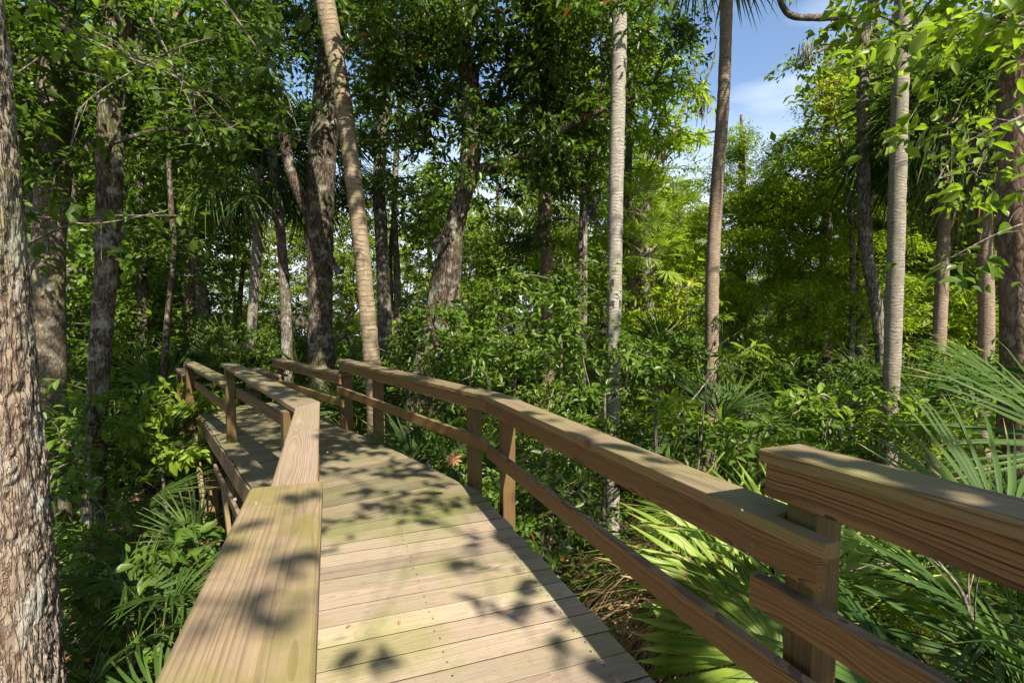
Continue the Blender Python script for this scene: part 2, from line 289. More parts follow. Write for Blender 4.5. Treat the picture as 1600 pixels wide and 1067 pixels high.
nb = N(tw, 'ShaderNodeTexNoise', i_Scale=1.5, i_Detail=3.0); bb = N(tw, 'ShaderNodeBump', i_Strength=0.25, i_Distance=0.05)
tw.links.new(nb.outputs['Fac'], bb.inputs['Height']); tw.links.new(bb.outputs[0], pw.inputs['Normal']); M['water'] = mw

# ------------------------------------------------------------------ ground, water
def ground_z(x, y):
    P = np.stack([np.asarray(x, float), np.asarray(y, float), np.zeros_like(np.asarray(x, float))], -1)
    return 0.14 * vnoise(P, 0.35) + 0.05 * vnoise(P, 1.3, 9) - 0.12 * np.clip((np.asarray(y, float) - 18) / 12, 0, 1)
def gz(x, y): return float(ground_z(np.array([x]), np.array([y]))[0])
g1 = np.concatenate([np.linspace(-600, -42, 8), np.linspace(-40, 40, 100), np.linspace(42, 600, 8)])
g2 = np.concatenate([np.linspace(-60, -12, 6), np.linspace(-10, 50, 90), np.linspace(54, 900, 14)])
GX, GY = np.meshgrid(g1, g2); GZ = ground_z(GX, GY)
nx, ny = len(g1), len(g2); idx = np.arange(nx * ny).reshape(ny, nx)
F = np.stack([idx[:-1, :-1], idx[:-1, 1:], idx[1:, 1:], idx[1:, :-1]], -1).reshape(-1, 4)
tag(obj('ground', np_mesh('ground', np.stack([GX, GY, GZ], -1).reshape(-1, 3), F, M['ground'], smooth=True)), kind='structure')
wv = np.array([(-90, 38, .10), (-12, 36, .10), (-2, 42, .10), (4, 95, .10), (-110, 95, .10)])
tag(obj('water', np_mesh('water', wv, np.array([[0, 1, 2], [0, 2, 3], [0, 3, 4]]), M['water'])), 'river water glinting beyond the woods', kind='structure')

# ------------------------------------------------------------------ boards
def board(name, c, n, thick, mat, parent=None, ch=0.003, label=None):
    """prism: c = four corners of the outer face in order (c0->c1 runs along the grain), n = outward normal"""
    c = [Vector(v) for v in c]; n = Vector(n).normalized(); o = sum(c, Vector()) / 4
    xa = (((c[1] - c[0]) + (c[2] - c[3])) / 2); xa = (xa - n * xa.dot(n)).normalized(); ya = n.cross(xa)
    lc = [((v - o).dot(xa), (v - o).dot(ya)) for v in c]
    cx = sum(a for a, b in lc) / 4; cy = sum(b for a, b in lc) / 4
    def ins(d):
        r = []
        for a, b in lc:
            r.append((a - d * (1 if a > cx else -1), b - d * (1 if b > cy else -1)))
        return r
    V = [(a, b, 0) for a, b in ins(ch)] + [(a, b, -ch) for a, b in lc] + [(a, b, -thick + ch) for a, b in lc] + [(a, b, -thick) for a, b in ins(ch)]
    F = [(0, 1, 2, 3), (15, 14, 13, 12)]
    for k in range(3):
        for i in range(4):
            j = (i + 1) % 4; F.append((4 * k + i, 4 * k + 4 + i, 4 * k + 4 + j, 4 * k + j))
    # winding: make sure the top looks along n
    a, b = Vector(V[1]) - Vector(V[0]), Vector(V[2]) - Vector(V[0])
    if a.cross(b).z < 0: F = [tuple(reversed(f)) for f in F]
    me = bpy.data.meshes.new(name); me.from_pydata(V, [], F); me.materials.append(mat); me.update()
    ob = bpy.data.objects.new(name, me)
    Mx = Matrix((xa, ya, n)).transposed().to_4x4(); Mx.translation = o
    ob.matrix_world = Mx; link(ob)
    if parent is not None: ob.parent = parent; ob.matrix_parent_inverse = parent.matrix_world.inverted()
    if label: ob['label'] = label
    return ob
def W(x, y, z): return Vector((x, y, z + CZ))       # camera-relative height to world

R = random.Random(11)
U1 = Vector((-.3577, 1)).normalized(); U3 = Vector((-.73, 1)).normalized()
def zdeck(y, sec):
    return (-1.21 - .036 * y - 0.012) if sec == 1 else (-1.335 - .036 * (y - 3.35))
bw = empty('boardwalk', (0, 3, 0), 'raised timber boardwalk winding left through the woods, mossy planks across its width', 'boardwalk')
bpy.context.view_layer.update()
# joints of the deck boards along both edges (left, right)
Lp = lambda y: Vector((-.87 - .3577 * (y - 1.63), y)); Rp = lambda y: Vector((1.102 - .3577 * y, y))
L1v, R1v = Vector((-1.224, 2.62)), Vector((.007, 3.06))
Lj, Rj = Vector((-1.353, 2.98)), Vector((-.22, 3.69))
L2v, R2v = Vector((-1.62, 3.345)), Vector((-.54, 4.133))
joints = []
n1 = 33
for k in range(n1 + 1):
    d = (n1 - k) * .142; joints.append((L1v - U1 * d, R1v - U1 * d))
def along(pts, s):
    for a, b in zip(pts, pts[1:]):
        l = (b - a).length
        if s <= l: return a + (b - a) * (s / l)
        s -= l
    return pts[-1]
lp, rp_ = [L1v, Lj, L2v], [R1v, Rj, R2v]
ll = sum((b - a).length for a, b in zip(lp, lp[1:])); rl = sum((b - a).length for a, b in zip(rp_, rp_[1:]))
for k in range(1, 8): joints.append((along(lp, ll * k / 7), along(rp_, rl * k / 7)))
for k in range(1, 39): joints.append((L2v + U3 * .142 * k, R2v + U3 * .142 * k))
for k in range(len(joints) - 1):
    (la, ra), (lb, rb) = joints[k], joints[k + 1]
    ym = (la.y + ra.y + lb.y + rb.y) / 4
    za = min(zdeck((la.y + ra.y) / 2, 1), 0) if (la.y + ra.y) / 2 < 3.4 else zdeck((la.y + ra.y) / 2, 3)
    zb = min(zdeck((lb.y + rb.y) / 2, 1), 0) if (lb.y + rb.y) / 2 < 3.4 else zdeck((lb.y + rb.y) / 2, 3)
    dz = R.uniform(-.0015, .0015); e0, e1 = R.uniform(-.008, .010), R.uniform(-.008, .010)
    ax = (ra - la).normalized(); fw = ((lb - la) + (rb - ra)).normalized(); g = .0028
    c = [la - ax * e0 + fw * g, ra + ax * e1 + fw * g, rb + ax * e1 - fw * g, lb - ax * e0 - fw * g]
    zz = [za, za, zb, zb]
    cc = [W(v.x, v.y, z + dz) for v, z in zip(c, zz)]
    nrm = (cc[1] - cc[0]).cross(cc[3] - cc[0]); nrm = nrm if nrm.z > 0 else -nrm
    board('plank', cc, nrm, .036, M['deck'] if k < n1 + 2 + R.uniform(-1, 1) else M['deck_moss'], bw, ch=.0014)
sv, sf = [], []
for (la, ra), (lb, rb_) in zip(joints, joints[1:]):
    for f_ in (.10, .5, .90):
        for g_ in (.28, .72):
            a = la + (ra - la) * f_; b = lb + (rb_ - lb) * f_; q = a + (b - a) * g_; q = q + Vector((R.uniform(-.006, .006), R.uniform(-.006, .006)))
            ya, yb = (la.y + ra.y) / 2, (lb.y + rb_.y) / 2; za = zdeck(ya, 1) if ya < 3.4 else zdeck(ya, 3); zb = zdeck(yb, 1) if yb < 3.4 else zdeck(yb, 3)
            z = za + (zb - za) * g_ + .0024 + CZ; n0 = len(sv)
            for m_ in range(6): sv.append((q.x + .0042 * math.cos(m_ * 1.047), q.y + .0042 * math.sin(m_ * 1.047), z))
            sf.append(tuple(range(n0, n0 + 6)))
me = bpy.data.meshes.new('deck_screws'); me.from_pydata(sv, [], sf); me.materials.append(plain('rusty_screw', (0.03, 0.02, 0.015), (0.09, 0.05, 0.03), 60, .7, 0.0)); so_ = obj('deck_screws', me, bw); so_.matrix_parent_inverse = bw.matrix_world.inverted(); so_['kind'] = 'stuff'
# rim boards, joists
def edge_run(pts, name, off, zt, h, th, mat, sec):
    for a, b in zip(pts, pts[1:]):
        d = (b - a).normalized(); nr = Vector((d.y, -d.x)) * (1 if off > 0 else -1)
        a2, b2 = a + nr * abs(off), b + nr * abs(off)
        za = (zdeck(a.y, 1) if a.y < 3.3 else zdeck(a.y, 3)) + zt; zb = (zdeck(b.y, 1) if b.y < 3.3 else zdeck(b.y, 3)) + zt
        n3 = Vector((nr.x, nr.y, 0))
        board(name, [W(a2.x, a2.y, za), W(b2.x, b2.y, zb), W(b2.x, b2.y, zb - h), W(a2.x, a2.y, za - h)], n3, th, mat, bw)
Lend, Rend = joints[-1]
Lst, Rst = joints[0]
left_e = [Lst, L1v + (Lj - L1v) * .8, Lj + (L2v - Lj) * .4, L2v + U3 * 2.4, Lend - U3 * .03]
right_e = [Rst, Rj, R2v + U3 * 2.2, Rend - U3 * .03]
edge_run(left_e, 'rim_board', -.012, -.038, .185, .038, M['under'], 1)
edge_run(right_e, 'rim_board', .012, -.038, .185, .038, M['under'], 1)
mid_e = [(a + b) / 2 for a, b in zip([Lst, Lj, Lend], [Rst, Rj, Rend])]
edge_run(mid_e, 'joist', .0001, -.038, .185, .038, M['under'], 1)
# post builder
def post(name, xy, z0, z1, d, mat, parent, w=.089, lean=(0, 0)):
    """square timber of width w centred at xy, faces turned along direction d"""
    d = Vector(d).normalized(); e = Vector((d.y, -d.x)); x, y = xy; h = w / 2
    tx, ty = lean
    p0, p1 = Vector((x, y)), Vector((x + tx, y + ty))
    c = [W(*(p0 + e * h - d * h), z0), W(*(p1 + e * h - d * h), z1), W(*(p1 + e * h + d * h), z1), W(*(p0 + e * h + d * h), z0)]
    nrm = (c[1] - c[0]).cross(c[3] - c[0]); n = Vector((e.x, e.y, 0)); nrm = nrm if nrm.dot(n) > 0 else -nrm
    return board(name, c, nrm, w, mat, parent, ch=.004)
def bline(name, a, b, w, th, mat, parent, side=None):
    """a straight stick from a to b, broad face turned towards side"""
    a, b = Vector(a), Vector(b); x = (b - a).normalized(); s = Vector(side); n = (s - x * s.dot(x)).normalized(); y = n.cross(x)
    c = [a - y * w / 2 + n * th / 2, b - y * w / 2 + n * th / 2, b + y * w / 2 + n * th / 2, a + y * w / 2 + n * th / 2]
    return board(name, c, n, th, mat, parent)
# supports under the deck, both edges
for (p, d) in [(Lp(0.2), U1), (Lp(1.9), U1), (L2v + U3 * .1, U3), (L2v + U3 * 2.15, U3), (L2v + U3 * 4.6, U3)]:
    q = p + Vector((-d.y, d.x)) * -.04
    post('support_post', (q.x + .06, q.y + .03), -3.9, zdeck(q.y, 3) - .05, d, M['under'], bw, w=.12)
for (p, d) in [(Rp(0.4), U1), (Rp(2.2), U1), (Rj, U3), (R2v + U3 * 2.0, U3), (R2v + U3 * 4.4, U3)]:
    q = p - Vector((d.y, -d.x)) * .10
    post('support_post', (q.x, q.y), -3.9, zdeck(q.y, 3) - .05, d, M['under'], bw, w=.12)
for (pL, pR) in [(Lp(1.9), Rp(2.4)), (L2v + U3 * .1, R2v), (L2v + U3 * 2.15, R2v + U3 * 2.0), (L2v + U3 * 4.6, R2v + U3 * 4.4)]:
    bline('cross_beam', W(pL.x, pL.y, -1.72), W(pR.x, pR.y, -1.72), .19, .04, M['under'], bw, side=(pR - pL).to_3d().cross(Vector((0, 0, 1))))
bline('brace', W(*(L2v + U3 * .15 + Vector((-.10, -.02))), -3.1), W(*(L2v + U3 * 1.5 + Vector((-.10, -.02))), -1.62), .09, .036, M['under'], bw, side=(-1, -.7, 0))
bline('brace', W(*(L2v + U3 * 2.3 + Vector((-.10, -.02))), -3.3), W(*(L2v + U3 * 4.3 + Vector((-.10, -.02))), -1.66), .09, .036, M['under'], bw, side=(-1, -.7, 0))
bline('brace', W(*(L2v + U3 * 4.4 + Vector((-.12, -.02))), -1.7), W(*(L2v + U3 * 2.7 + Vector((-.12, -.02))), -2.9), .09, .036, M['under'], bw, side=(-1, -.7, 0))
bline('brace', W(*(L2v + Vector((-.04, -.05))), -2.0), W(*(R2v + Vector((0, -.05))), -2.35), .09, .036, M['under'], bw, side=(0, -1, 0))
bline('ledger', W(*(L2v + U3 * .1 + Vector((-.09, -.02))), -1.60), W(*(L2v + U3 * 2.5 + Vector((-.06, -.02))), -1.66), .07, .03, M['under'], bw, side=(-1, -.7, 0))

# ------------------------------------------------------------------ railings
def notched(name, c, n, thick, mat, parent):
    c = [Vector(v) for v in c]; n = Vector(n).normalized(); o = sum(c, Vector()) / len(c); xa = c[1] - c[0]; xa = (xa - n * xa.dot(n)).normalized(); ya = n.cross(xa); m = len(c)
    lc = [((v - o).dot(xa), (v - o).dot(ya)) for v in c]; V = [(a, b, 0) for a, b in lc] + [(a, b, -thick) for a, b in lc]
    ar = sum(lc[i][0] * lc[(i + 1) % m][1] - lc[(i + 1) % m][0] * lc[i][1] for i in range(m))
    F = [tuple(range(m)), tuple(range(2 * m - 1, m - 1, -1))] + [(i, m + i, m + (i + 1) % m, (i + 1) % m) for i in range(m)]
    if ar < 0: F = [tuple(reversed(f)) for f in F]
    me = bpy.data.meshes.new(name); me.from_pydata(V, [], F); me.materials.append(mat); ob = bpy.data.objects.new(name, me)
    Mx = Matrix((xa, ya, n)).transposed().to_4x4(); Mx.translation = o; ob.matrix_world = Mx; link(ob); ob.parent = parent; ob.matrix_parent_inverse = parent.matrix_world.inverted()
    bv = ob.modifiers.new('edge', 'BEVEL'); bv.width = .004; bv.segments = 2; bv.limit_method = 'ANGLE'
    return ob
def railing(label, cap, side, mids, posts, capmat, zpost=None, under=True, notch=None, ulen=(0.02, 0.0), midoff=.012, capth=.038):
    """cap: [(inner xy z) near, far, outer near, outer far]; side=+1 posts lie to the right (+x) of the walk"""
    a, b, oa, ob = [Vector(v) for v in cap]
    r = empty('railing', (a.x, a.y, 0), label, 'railing', 'timber railings along the boardwalk'); bpy.context.view_layer.update()
    c = [W(*a), W(*b), W(*ob), W(*oa)]
    nrm = (c[1] - c[0]).cross(c[3] - c[0]); nrm = nrm if nrm.z > 0 else -nrm
    d2 = Vector((b.x - a.x, b.y - a.y)).normalized(); out = Vector((d2.y, -d2.x)) * side
    if notch:
        w_, l_ = notch; sl_ = (b.z - a.z) / Vector((b.x - a.x, b.y - a.y)).length
        q = lambda t, w: W(a.x + d2.x * t + out.x * w, a.y + d2.y * t + out.y * w, a.z + sl_ * t)
        notched('cap_rail', [q(0, 0), W(*b), W(*ob), q(l_, .14), q(l_, w_), q(0, w_)], nrm, capth, capmat, r)
    else: board('cap_rail', c, nrm, capth, capmat, r, ch=.005)
    out = out * 1.0; n3 = Vector((-out.x, -out.y, 0))
    slope = (b.z - a.z) / (Vector((b.x - a.x, b.y - a.y)).length)
    def face(p0, p1, zt0, zt1, off, h, th, name):
        q0, q1 = Vector(p0) + out * off, Vector(p1) + out * off
        board(name, [W(q0.x, q0.y, zt0), W(q1.x, q1.y, zt1), W(q1.x, q1.y, zt1 - h), W(q0.x, q0.y, zt0 - h)], n3, th, M['rail'], r)
    A2, B2 = Vector((a.x, a.y)), Vector((b.x, b.y))
    if under:
        p0, p1 = A2 + d2 * ulen[0], B2 - d2 * ulen[1]
        face(p0, p1, a.z + slope * ulen[0] - capth - .001, b.z - slope * ulen[1] - capth - .001, .013, .089, .038, 'under_rail')
    for (m0, m1, z0, z1) in mids: face(m0, m1, z0, z1, midoff, .089, .038, 'mid_rail')
    for (xy, z0) in posts:
        p = Vector(xy); t = (p - A2).dot(d2); z1 = a.z + slope * t - capth - .001
        q = A2 + d2 * t + out * (.052 + .0445) if under is not None else p
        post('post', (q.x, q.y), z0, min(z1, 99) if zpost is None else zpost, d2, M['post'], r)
    return r
def capline(p_near, p_far, side, w=.14, near_cut=None, far_cut=None):
    a, b = Vector(p_near), Vector(p_far); d = Vector((b.x - a.x, b.y - a.y)).normalized(); o = Vector((d.y, -d.x)) * side * w
    return [a, b, near_cut or (a.x + o.x, a.y + o.y, a.z), far_cut or (b.x + o.x, b.y + o.y, b.z)]
def on1(x0, y0, z0, y): return (x0 - .3577 * (y - y0), y, z0 - .036 * (y - y0))
# right side, near: R1 (higher), then R2 and R3 mitred, R4, R5
A = on1(.66, 1.345, -.365, -1.6); B = on1(.66, 1.345, -.365, 1.345)
m1 = on1(.665, 1.345, -.728, 1.385); m0 = on1(.665, 1.345, -.728, -1.6)
r1 = railing('highest right-hand railing nearest the viewer, its cap end overlapping the next rail', capline(A, B, 1), 1, [(m0[:2], m1[:2], m0[2], m1[2])], [((on1(.66, 1.345, 0, -.35))[:2], -1.5), ((.69, 1.262), -1.6)], M['cap'], ulen=(0, .008))
near2 = on1(.708, 1.126, -.528, 1.126); J = Vector((-.201, 3.709, -.621)); Jo = Vector((-.06, 3.80, -.621))
mn = on1(.708, 1.126, 0, 1.0); zq = lambda y: -1.212 - .036 * y + .355
r2 = railing('long lit right-hand railing running from the near post to the bend beside the paired posts', capline(near2, J, 1, far_cut=Jo), 1,
             [(mn[:2], (J.x, J.y), zq(1.0), zq(3.709))], [((-.12, 3.49), -1.6)], M['cap'], ulen=(.03, 0), notch=(.046, .187))
E3 = Vector((-2.066, 6.03, -.58))
r3 = railing('right-hand railing behind the bend, passing in front of the leaning palm trunk', [J, E3, Jo, Vector((-1.955, 6.115, -.58))], 1,
             [((J.x, J.y), (-2.11, 6.09), -.952, -.905)], [((-.36, 3.93), -1.6), ((-1.52, 5.30), -1.7)], M['cap'], ulen=(0, .012))
N4, E4 = Vector((-2.04, 6.0, -.745)), Vector((-3.88, 8.21, -.77))
r4 = railing('sun-striped short right-hand railing in front of the large dark oak trunk', capline(N4, E4, 1), 1,
             [((-2.0, 5.95), (-3.9, 8.23), -1.05, -1.09)], [((-2.02, 6.0), -1.8), ((-3.78, 8.1), -1.9)], M['cap'])
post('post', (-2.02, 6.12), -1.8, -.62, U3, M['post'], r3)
N5, E5 = Vector((-3.62, 7.9, -1.0)), Vector((-4.81, 9.23, -1.04))
r5 = railing('lowest right-hand railing at the far end where the walk steps down', capline(N5, E5, 1), 1,
             [((-3.62, 7.9), (-4.9, 9.33), -1.27, -1.31)], [((-4.6, 9.0), -2.2)], M['capd'])
# left side
A = on1(-.405, 1.075, -.362, -1.3); B = on1(-.405, 1.075, -.362, 1.075)
l1 = railing('broad mossy cap of the nearest left-hand railing, filling the foreground with leaf shadows', capline(A, B, -1), -1, [], [((on1(-.405, 1.075, 0, .80))[:2], -1.5), ((on1(-.405, 1.075, 0, -.8))[:2], -1.5)], M['capg'], under=False)
n2 = on1(-.622, 1.629, -.559, 1.0); Ji = Vector((-1.314, 3.47, -.620)); Jx = Vector((-1.372, 3.21, -.616))
l2 = railing('pale left-hand railing with a knotty cap between the mossy cap and the bend', capline(n2, Ji, -1, far_cut=Jx), -1,
             [(n2[:2], (Ji.x, Ji.y), -.90, -.98)], [((-.55, 1.45), -1.6)], M['capk'], ulen=(0, .1))
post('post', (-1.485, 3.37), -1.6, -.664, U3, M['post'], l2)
e3i, e3o = Vector((-3.08, 5.68, -.575)), Vector((-3.19, 5.576, -.575))
l3 = railing('weathered left-hand railing behind the bend, cap end seen against ferns', [Ji, e3i, Jx, e3o], -1,
             [((Ji.x, Ji.y), (-3.02, 5.60), -.83, -.84)], [((-2.97, 5.52), -1.6)], M['capd'], ulen=(.1, .02))
n4, e4 = Vector((-2.97, 5.45, -.745)), Vector((-4.75, 7.63, -.76))
l4 = railing('lower left-hand railing second from the far end, above the tall support posts', capline(n4, e4, -1), -1,
             [((-2.97, 5.45), (-4.75, 7.63), -1.05, -1.03)], [((-4.62, 7.47), -1.75)], M['capd'])
n5, e5 = Vector((-4.72, 7.55, -.96)), Vector((-5.75, 8.95, -1.0))
l5 = railing('farthest left-hand railing, a short pale stub behind the last tall post', capline(n5, e5, -1), -1,
             [(( -4.72, 7.55), (-5.75, 8.95), -1.27, -1.31)], [((-4.85, 7.75), -2.2), ((-5.6, 8.75), -2.4)], M['capd'])
st = empty('step_flight', (-4.9, 8.6, 0), 'low timber steps leading down from the far end of the boardwalk', 'steps'); bpy.context.view_layer.update()
for k in range(4):
    a = Lend + U3 * (.03 + .28 * k); b = Rend + U3 * (.03 + .28 * k); z = zdeck(8.2, 3) - .17 * (k + 1)
    board('tread', [W(a.x, a.y, z), W(b.x, b.y, z), W(*(b + U3 * .27), z), W(*(a + U3 * .27), z)], (0, 0, 1), .038, M['deck'], st)
for s, q in ((1, Lend), (-1, Rend)):
    a = q + U3 * .02
    bline('stringer', W(a.x + .04 * s, a.y + .03 * s, zdeck(8.2, 3) - .25), W(*(a + U3 * 1.25 + Vector((.04 * s, .03 * s))), zdeck(8.2, 3) - 1.0), .2, .038, M['under'], st, side=(1, .7, 0))
# screws on the caps
def disc(name, loc, nrm, r, mat, parent):
    V = [(math.cos(k * math.pi / 4) * r, math.sin(k * math.pi / 4) * r, 0.0015) for k in range(8)] + [(math.cos(k * math.pi / 4) * r * 1.1, math.sin(k * math.pi / 4) * r * 1.1, -.002) for k in range(8)] + [(0, 0, .0006)]
    F = [(k, (k + 1) % 8, 16) for k in range(8)] + [(k + 8, (k + 1) % 8 + 8, (k + 1) % 8, k) for k in range(8)]
    me = bpy.data.meshes.new(name); me.from_pydata(V, [], F); me.materials.append(mat)
    o = bpy.data.objects.new(name, me); link(o); o.location = loc; o.rotation_euler = Vector(nrm).to_track_quat('Z', 'Y').to_euler()
    o.parent = parent; o.matrix_parent_inverse = parent.matrix_world.inverted(); return o
for (x, y, z, pr) in [(-.475, .93, -.3565, l1), (-.525, .95, -.3565, l1), (.72, 1.26, -.3615, r1), (.62, 1.35, -.536, r2), (-.75, 2.05, -.574, l2)]:
    disc('screw', W(x, y, z), (0, 0, 1), .0032, M['screw'], pr)
for (x, y, z, pr) in [(.632, 1.33, -.625, r2), (.628, 1.345, -.655, r2)]:
    disc('screw', W(x + .011, y + .005, z), (-.94, -.34, 0), .003, M['screw'], pr)

# ------------------------------------------------------------------ tubes, leaves, trees
def catmull(P, n):
    P = np.asarray(P, float); Q = np.vstack([2 * P[0] - P[1], P, 2 * P[-1] - P[-2]]); out = []
    for i in range(1, len(Q) - 2):
        for k in range(n):
            t = k / n; a, b, c, d = Q[i - 1], Q[i], Q[i + 1], Q[i + 2]
            out.append(.5 * (2 * b + (c - a) * t + (2 * a - 5 * b + 4 * c - d) * t * t + (3 * b - a - 3 * c + d) * t ** 3))
    out.append(P[-1]); return np.array(out)
def tube(P, Rr, sides=10, rough=0.0, rscale=6.0, zst=0.3, seed=0, V0=0, cap=False):
    P = np.asarray(P, float); Rr = np.asarray(Rr, float); n = len(P)
    T = np.gradient(P, axis=0); T /= np.linalg.norm(T, axis=1)[:, None] + 1e-9
    ref = np.array([1.0, 0, 0]) if abs(T[:, 0]).mean() < .8 else np.array([0, 1.0, 0])
    A = np.cross(T, ref); A /= np.linalg.norm(A, axis=1)[:, None] + 1e-9; B = np.cross(T, A)
    an = np.linspace(0, 2 * np.pi, sides, endpoint=False)
    ring = A[:, None, :] * np.cos(an)[None, :, None] + B[:, None, :] * np.sin(an)[None, :, None]
    V = P[:, None, :] + ring * Rr[:, None, None]
    if rough:
        q = V * np.array([1, 1, zst]); d = vnoise(q, rscale, seed) * .6 + vnoise(q, rscale * 2.3, seed + 3) * .4
        V = V + ring * (Rr[:, None] * rough * d)[..., None]
    V = V.reshape(-1, 3); idx = np.arange(n * sides).reshape(n, sides)
    F = np.stack([idx[:-1], np.roll(idx[:-1], -1, 1), np.roll(idx[1:], -1, 1), idx[1:]], -1).reshape(-1, 4)
    return V, F + V0
class TB:
    def __init__(s): s.V = []; s.F = []; s.n = 0
    def add(s, P, Rr, sides=6, **k):
        V, F = tube(P, Rr, sides, **k); s.V.append(V); s.F.append(F + s.n); s.n += len(V)
    def mesh(s, name, mat): return np_mesh(name, np.concatenate(s.V), np.concatenate(s.F), mat, smooth=True)
def norm(a): return a / (np.linalg.norm(a, axis=-1, keepdims=True) + 1e-9)
def leaf_mesh(name, pos, d, nr, Ln, Wd, var, mat, shape='diamond', droop=.15):
    n = len(pos); d = norm(d); s = norm(np.cross(d, nr)); nr = np.cross(s, d); Ln = Ln[:, None]; Wd = Wd[:, None]
    up = nr * Wd * .22
    if shape == 'diamond':
        V = np.stack([pos, pos + d * Ln * .45 + s * Wd * .5 + up, pos + d * Ln - nr * Ln * droop, pos + d * Ln * .45 - s * Wd * .5 + up], 1).reshape(-1, 3)
        b = np.arange(n)[:, None] * 4; F = np.concatenate([b + [0, 1, 2], b + [0, 2, 3]]); k = 4
    else:
        V = np.stack([pos, pos + d * Ln * .25 + s * Wd * .38 + up, pos + d * Ln * .55 + s * Wd * .5 + up, pos + d * Ln * .82 + s * Wd * .25 + up * .5 - nr * Ln * droop * .5,
                      pos + d * Ln - nr * Ln * droop, pos + d * Ln * .82 - s * Wd * .25 + up * .5 - nr * Ln * droop * .5, pos + d * Ln * .55 - s * Wd * .5 + up, pos + d * Ln * .25 - s * Wd * .38 + up,
                      pos + d * Ln * .55 - nr * Ln * droop * .2], 1).reshape(-1, 3)
        b = np.arange(n)[:, None] * 9; F = np.concatenate([b + q for q in ([0, 1, 8], [1, 2, 8], [2, 3, 8], [3, 4, 8], [4, 5, 8], [5, 6, 8], [6, 7, 8], [7, 0, 8])]); k = 9
    return np_mesh(name, V, F, mat, var=np.repeat(var, k))
def spray(centers, n, rad, Ln, Wd, rs, flat=.6, outward=None, twigs=5, lv=.42, hang=.25):
    """leaves set along little twigs that fan out from every centre"""
    C = len(centers); tot = C * n
    ci = np.repeat(np.arange(C), n)
    td = rs.normal(size=(C, twigs, 3)); td[..., 2] = td[..., 2] * (1 - flat) - .1
    if outward is not None: td = td + outward[:, None, :] * .8
    td = norm(td); ti = rs.randint(0, twigs, tot); d0 = td[ci, ti]
    t = rs.rand(tot) ** .7 * rad * (1 + .3 * rs.randn(C))[ci].clip(.5, 1.6)
    pos = centers[ci] + d0 * t[:, None] + rs.normal(size=(tot, 3)) * rad * .10; pos[:, 2] -= hang * t ** 2 / max(rad, 1e-3) * .6
    side = norm(rs.normal(size=(tot, 3))); d = norm(d0 * .7 + side * .9 + np.array([0, 0, -hang])); d[:, 2] *= .75
    nr = norm(np.array([0, 0, 1.0]) + rs.normal(size=(tot, 3)) * .45)
    L_ = Ln * (1 + lv * rs.randn(tot)).clip(.4, 1.7); W_ = Wd * (L_ / Ln)
    cv = rs.rand(C)[ci]; var = (.5 * cv + .5 * rs.rand(tot)).clip(0, 1)
    sp = rs.rand(tot) > .985; var = np.where(sp, 1.0, var * .95)
    return pos, d, nr, L_, W_, var
LT = np.array([-SUNV.x, -SUNV.y, -SUNV.z]) / SUNV.z       # light travel per unit drop
# places the photograph shows in sun: (centre, radius, fraction of shading leaves kept)
LIT = [((.10, 1.6, 2.32), .78, .03), ((-.25, 2.35, 2.30), .70, .04), ((-.5, 2.75, 2.28), .40, .2), ((-.35, .7, 3.22), .60, .0), ((-.85, 2.2, 3.05), .45, .10), ((.35, 2.0, 3.05), .45, .10), ((-.1, 3.3, 3.0), .5, .2),
       ((-2.1, 2.3, 3.6), .7, .2), ((-2.1, 2.3, 2.6), .7, .2), ((1.3, 2.7, 2.0), .75, .15), ((1.35, 7, 5.5), .8, .12), ((0.3, 6.4, 3.7), 1.35, .08), ((-.9, 6.6, 3.3), .7, .3), ((1.2, 6.2, 2.6), .9, .25), ((2.2, 4.8, 2.0), .8, .3), ((2.5, 10, 3.5), 1.6, .3),
       ((3.7, 9.2, 5.5), .9, .3), ((4.9, 6.5, 5.5), .7, .4), ((4.4, 6.0, 1.8), 1.0, .4), ((-2.3, 7.2, 3.5), .5, .4), ((-4.5, 6.4, 2.2), .9, .35), ((-2.9, 5.0, 1.6), .5, .5), ((-4.3, 6.3, 4.5), .6, .5)]
def sun_keep(pos, rs, reach=.15):
    keep = np.ones(len(pos), bool); rnd = rs.rand(len(pos)); Sv = np.array(SUNV)
    for c, r, k in LIT:
        v = pos - np.array(c); t = v @ Sv; d = np.linalg.norm(v - t[:, None] * Sv, axis=1)
        keep &= ~((t > r + reach) & (d < r) & (rnd > k))
    return keep
def ell_points(ells, dens, rs, thin=.35):
    out = []
    for (c, r) in ells:
        r = np.array(r, float); n = max(3, int(dens * r[0] * r[1] * r[2] * 4.19)); p = norm(rs.normal(size=(n, 3))) * (rs.rand(n, 1) ** .45)
        p = p * r + np.array(c); f = vnoise(p, .9, 17); out.append(p[f > -thin])
    return np.concatenate(out)
